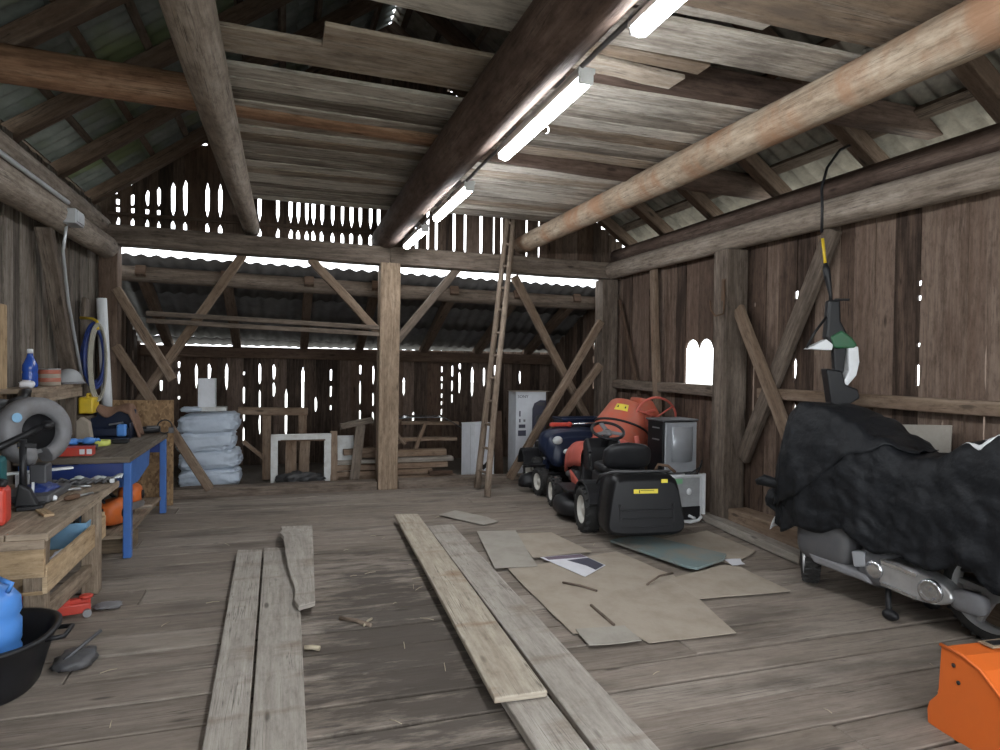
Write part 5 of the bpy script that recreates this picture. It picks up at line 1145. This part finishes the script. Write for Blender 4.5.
def saw(lab_, loc, rz, s=1):
    t = thing('chainsaw', lab_, 'chainsaw', loc, rz)
    mb = B(t); mb.ball((0, 0, .12 * s), (.17 * s, .11 * s, .11 * s), 26, 14, .7); mb.build('motor_housing', 'orange_saw', t)
    mb = B(t); mb.tube([(-.12 * s, 0, .20 * s), (-.04 * s, .10 * s, .27 * s), (.08 * s, .09 * s, .26 * s), (.12 * s, 0, .16 * s)], .014, 8); mb.tube([(-.16 * s, 0, .16 * s), (-.27 * s, 0, .14 * s), (-.26 * s, 0, .06 * s), (-.14 * s, 0, .05 * s)], .018, 8); mb.build('handle', 'black', t)
    mb = B(t); mb.prism([(.14 * s, -.004, .07 * s), (.44 * s, -.004, .075 * s), (.47 * s, -.004, .10 * s), (.44 * s, -.004, .13 * s), (.14 * s, -.004, .14 * s)], (0, .008, 0)); mb.build('guide_bar', 'metal', t)
    mb = B(t); mb.lathe([(.045 * s, 0), (.04 * s, .02), (.001, .024)], (-.02 * s, -.105 * s, .12 * s), (0, -1, 0), 16); mb.build('starter_cap', 'black', t)
saw('orange chainsaw on the lower shelf nearest the front blue leg', (-1.37, 6.42, .178), rad(70), 1.0)
saw('orange chainsaw further back on the lower shelf of blue workbench', (-1.40, 7.22, .178), rad(95), .95)
mb = MB(); mb.box((-1.40, 6.8, .20), (.2, .22, .04)); mb.box((-1.28, 6.86, .235), (.25, .05, .03), .3); tag(mb.build('wood_offcut', 'lumber', bevel=.004), 'small wood offcuts between the two orange chainsaws', 'offcut')
mb = MB(); mb.box((-1.30, 6.32, .065), (.22, .30, .13)); tag(mb.build('wooden_box', 'ply_dark', bevel=.006), 'brown wooden box on the floor behind front blue leg', 'box')
mb = MB(); mb.box((-1.64, 4.95, .07), (.40, .14, .14)); tag(mb.build('red_toolbox', 'red', bevel=.01), 'dark red toolbox under wooden workbench behind the leg', 'toolbox')
t = thing('trolley_jack', 'small red trolley jack with shiny knobs on floor by wooden workbench', 'jack', (-1.25, 4.74, 0), rad(14))
mb = B(t); mb.box((0, -.045, .05), (.22, .018, .06)); mb.box((0, .045, .05), (.22, .018, .06)); mb.box((-.05, 0, .07), (.10, .08, .07)); mb.build('frame', 'red', t, bevel=.008)
for x in (-.09, .09):
    for s in (-1, 1):
        mb = B(t); mb.cyl((x, s * .055, .024), (x, s * .08, .024), .024, 16); mb.build('wheel', 'metal', t)
mb = B(t); mb.beam((-.02, 0, .085), (.09, 0, .09), .04, .03); mb.lathe([(.035, 0), (.04, .015), (.03, .02)], (.085, 0, .10), (0, 0, 1), 18); mb.build('lift_arm', 'red', t)
for x in (-.08, -.02):
    mb = B(t); mb.ball((x, -.02, .125), .022, 14, 8); mb.build('knob', 'chrome', t)
mb = B(t); mb.cyl((-.1, .03, .09), (-.16, .06, .12), .014, 10); mb.build('handle_socket', 'red', t)
mb = MB(); mb.ball((-1.06, 4.84, .015), (.08, .06, .016), 22, 10, .8, .35, 4); tag(mb.build('metal_rag', 'grey_mid'), 'grey crumpled foil on the floor right of the red jack', 'foil')

# things on the blue bench
t = thing('small_box', 'red box with two white labels near front edge of blue workbench', 'box', (-1.58, 6.12, .822), rad(3))
mb = B(t); mb.box((0, 0, .035), (.26, .13, .07)); mb.build('body', 'red', t, bevel=.006)
for x in (.06, .11):
    mb = B(t); mb.box((x, -.066, .035), (.036, .004, .04)); mb.build('label', 'paper', t)
for k, (x, y, lab_) in enumerate(((-1.66, 6.30, 'blue work glove on top of the dark bundle, left one'), (-1.54, 6.34, 'blue work glove beside red box on blue workbench, right one'))):
    t = thing('work_glove', lab_, 'glove', (x, y, .822 + .06), rad(30 + 50 * k)); mb = B(t); mb.ball((0, 0, .03), (.06, .045, .028), 20, 10, .8, .2, 4); mb.build('palm', 'blue_bright', t)
    for q in range(4):
        mb = B(t); mb.tube([(.04, -.034 + .022 * q, .03), (.08 + .008 * (q in (1, 2)), -.04 + .026 * q, .035), (.115 + .01 * (q in (1, 2)), -.04 + .026 * q, .02)], [.013, .012, .009], 8); mb.build('finger', 'blue_bright', t)
    mb = B(t); mb.tube([(-.01, .04, .03), (.03, .07, .032), (.06, .08, .02)], [.014, .012, .009], 8); mb.build('thumb', 'blue_bright', t)
mb = MB(); mb.ball((-1.64, 6.34, .855), (.16, .15, .035), 30, 12, .8, .3, 4); tag(mb.build('dark_bundle', 'bag_black'), 'black cloth bundle under blue gloves on blue workbench', 'cloth')
t = thing('tape_roll', 'lime yellow tape roll lying on blue workbench', 'tape', (-1.56, 6.78, .822)); mb = B(t); mb.lathe([(.05, 0), (.085, 0), (.088, .02), (.085, .045), (.05, .045), (.05, 0)], (0, 0, 0), (0, 0, 1), 28, caps=False); mb.build('roll', 'lime', t)
mb = MB(); mb.box((-1.42, 6.92, .842), (.13, .1, .04)); tag(mb.build('black_box', 'black', bevel=.01), 'small flat black box right of lime tape roll', 'box')
t = thing('tool_box', 'open dark blue toolbox under brown cloth on blue workbench', 'toolbox', (-1.62, 7.42, .822))
mb = B(t); mb.box((0, 0, .02), (.42, .26, .04)); mb.box((0, .12, .14), (.42, .02, .26)); mb.box((-.2, 0, .10), (.02, .26, .18)); mb.box((.2, 0, .08), (.02, .26, .14)); mb.box((0, -.12, .055), (.42, .02, .09)); mb.build('case', 'navy', t, bevel=.008)
mb = B(t); mb.box((.13, -.11, .08), (.09, .07, .12)); mb.build('bottle', 'blue_bright', t, bevel=.02)
mb = B(t); mb.beam((.0, -.02, .13), (.12, -.03, .15), .03, .015); mb.build('tool', 'metal', t)
mb = MB()
def drape(u, v):
    x = lp(-1.90, -1.36, u); s = v * 2 - 1
    z = 1.135 + .02 * math.sin(u * 9) - .02 * abs(s) - .30 * max(0, (u - .82) / .18) ** 1.3 - .10 * max(0, (.12 - u) / .12)
    return (x + .01 * math.sin(v * 9), 7.52 + s * .11 + .02 * math.sin(u * 12), z - .05 * max(0, -s) * (1 + .5 * math.sin(u * 17)))
mb.grid(drape, 44, 12); tag(mb.build('brown_cloth', 'cloth_brown', solid=.012), 'brown cloth draped over the open dark blue toolbox', 'cloth')
mb = MB(); mb.prism([(-1.86, 7.10, .822), (-1.70, 7.10, .822), (-1.73, 7.12, 1.0), (-1.80, 7.13, 1.05), (-1.84, 7.12, 1.0)], (0, .10, 0)); tag(mb.build('paper_bag', 'card', bevel=.01), 'brown paper bag standing on blue workbench left of toolbox', 'paper bag')
mb = MB(); mb.box((-1.72, 6.46, .975), (.05, .05, .05)); mb.cyl((-1.72, 6.46, .89), (-1.72, 6.46, .96), .012, 10); tag(mb.build('white_switch', 'plastic_white', bevel=.006), 'small white cube sticking up beside the round saw guard', 'switch')
t = thing('angle_grinder', 'black angle grinder with ring handle at far end of blue workbench', 'grinder', (-1.31, 7.66, .822), rad(6))
mb = B(t); mb.tube([(-.20, 0, .04), (-.10, 0, .045), (.02, 0, .05), (.10, 0, .05)], [.03, .035, .04, .035], 14); mb.build('body', 'black', t)
mb = B(t); mb.lathe([(.062, -.014), (.075, -.014), (.075, .014), (.062, .014), (.062, -.014)], (.14, 0, .078), (.1, -1, .1), 28, caps=False); mb.build('ring_handle', 'black', t)
mb = B(t); mb.box((.03, -.01, .075), (.12, .05, .03)); mb.box((.20, 0, .04), (.05, .06, .06)); mb.build('switch_housing', 'grey_dark', t, bevel=.008)

# black tub with water jug, bottom left
t = thing('tub', 'black plastic tub on the floor at the left edge', 'tub', (-1.41, 3.80, 0))
def tubp(u, v):
    pr_ = [(.255, 0), (.265, .01), (.30, .14), (.335, .245), (.352, .255), (.352, .268), (.330, .272), (.318, .245), (.285, .13), (.25, .02), (.0, .018)]
    r, z = pr_[min(10, int(round(v * 10)))]; a = 2 * PI * u; e = .8
    return (math.copysign(abs(math.cos(a)) ** e, math.cos(a)) * r, math.copysign(abs(math.sin(a)) ** e, math.sin(a)) * r, z)
mb = B(t); mb.grid(tubp, 56, 10, cu=True); mb.build('bowl', 'black', t)
mb = B(t); mb.tube([(.325, -.08, .24), (.40, -.07, .245), (.40, .07, .245), (.325, .08, .24)], .012, 8); mb.build('handle', 'black', t)
mb = B(t); mb.prism([(-.06, -.318, .13), (.05, -.318, .13), (.06, -.326, .185), (-.07, -.326, .185)], (0, -.006, 0)); mb.build('worn_label', 'grey_mid', t)
t = thing('water_jug', 'blue ribbed water jug standing in the black tub', 'jug', (-1.345, 3.80, .03))
mb = B(t); mb.lathe([(.10, 0), (.13, .012), (.135, .06), (.128, .075), (.135, .09), (.135, .16), (.126, .18), (.135, .20), (.135, .29), (.12, .31), (.135, .34), (.13, .40), (.09, .455), (.04, .475), (.034, .50)], (0, 0, 0), (0, 0, 1), 36); mb.build('body', 'blue_bright', t)
mb = B(t); mb.lathe([(.036, .485), (.036, .52), (.03, .524)], (0, 0, 0), (0, 0, 1), 20); mb.build('cap', 'blue_deep', t)
mb = B(t); mb.tube([(.10, -.06, .45), (.12, -.07, .49), (.05, -.03, .51)], .012, 8); mb.build('handle', 'blue_bright', t)
mb = MB(); mb.ball((-1.02, 3.98, .03), (.09, .13, .03), 24, 12, .8, .35, 4); mb.tube([(-1.06, 3.92, .05), (-.98, 4.02, .10), (-.93, 4.08, .13)], .01, 6); tag(mb.build('plastic_scrap', 'grey_dark'), 'dark torn plastic on the floor right of black tub', 'plastic')

# ------------------------------------------------------------------ sky and camera
w = bpy.data.worlds.new('overcast_sky'); bpy.context.scene.world = w; w.use_nodes = True
bg = w.node_tree.nodes['Background']; bg.inputs['Color'].default_value = (.90, .95, 1.0, 1); bg.inputs['Strength'].default_value = 1.3
cam = bpy.data.cameras.new('camera'); co = bpy.data.objects.new('camera', cam); C.objects.link(co)
cam.sensor_width = 36; cam.lens = 24.12; cam.clip_start = .05
co.matrix_world = MX(((CR.x, CU.x, -CF.x, 0), (CR.y, CU.y, -CF.y, 0), (CR.z, CU.z, -CF.z, 1.6), (0, 0, 0, 1)))
sc = bpy.context.scene; sc.camera = co
sc.view_settings.view_transform = 'Standard'; sc.view_settings.look = 'None'; sc.view_settings.gamma = 1; sc.view_settings.use_curve_mapping = False
sc.view_settings.exposure = 2.22
sc.cycles.max_bounces = 8; sc.cycles.diffuse_bounces = 6
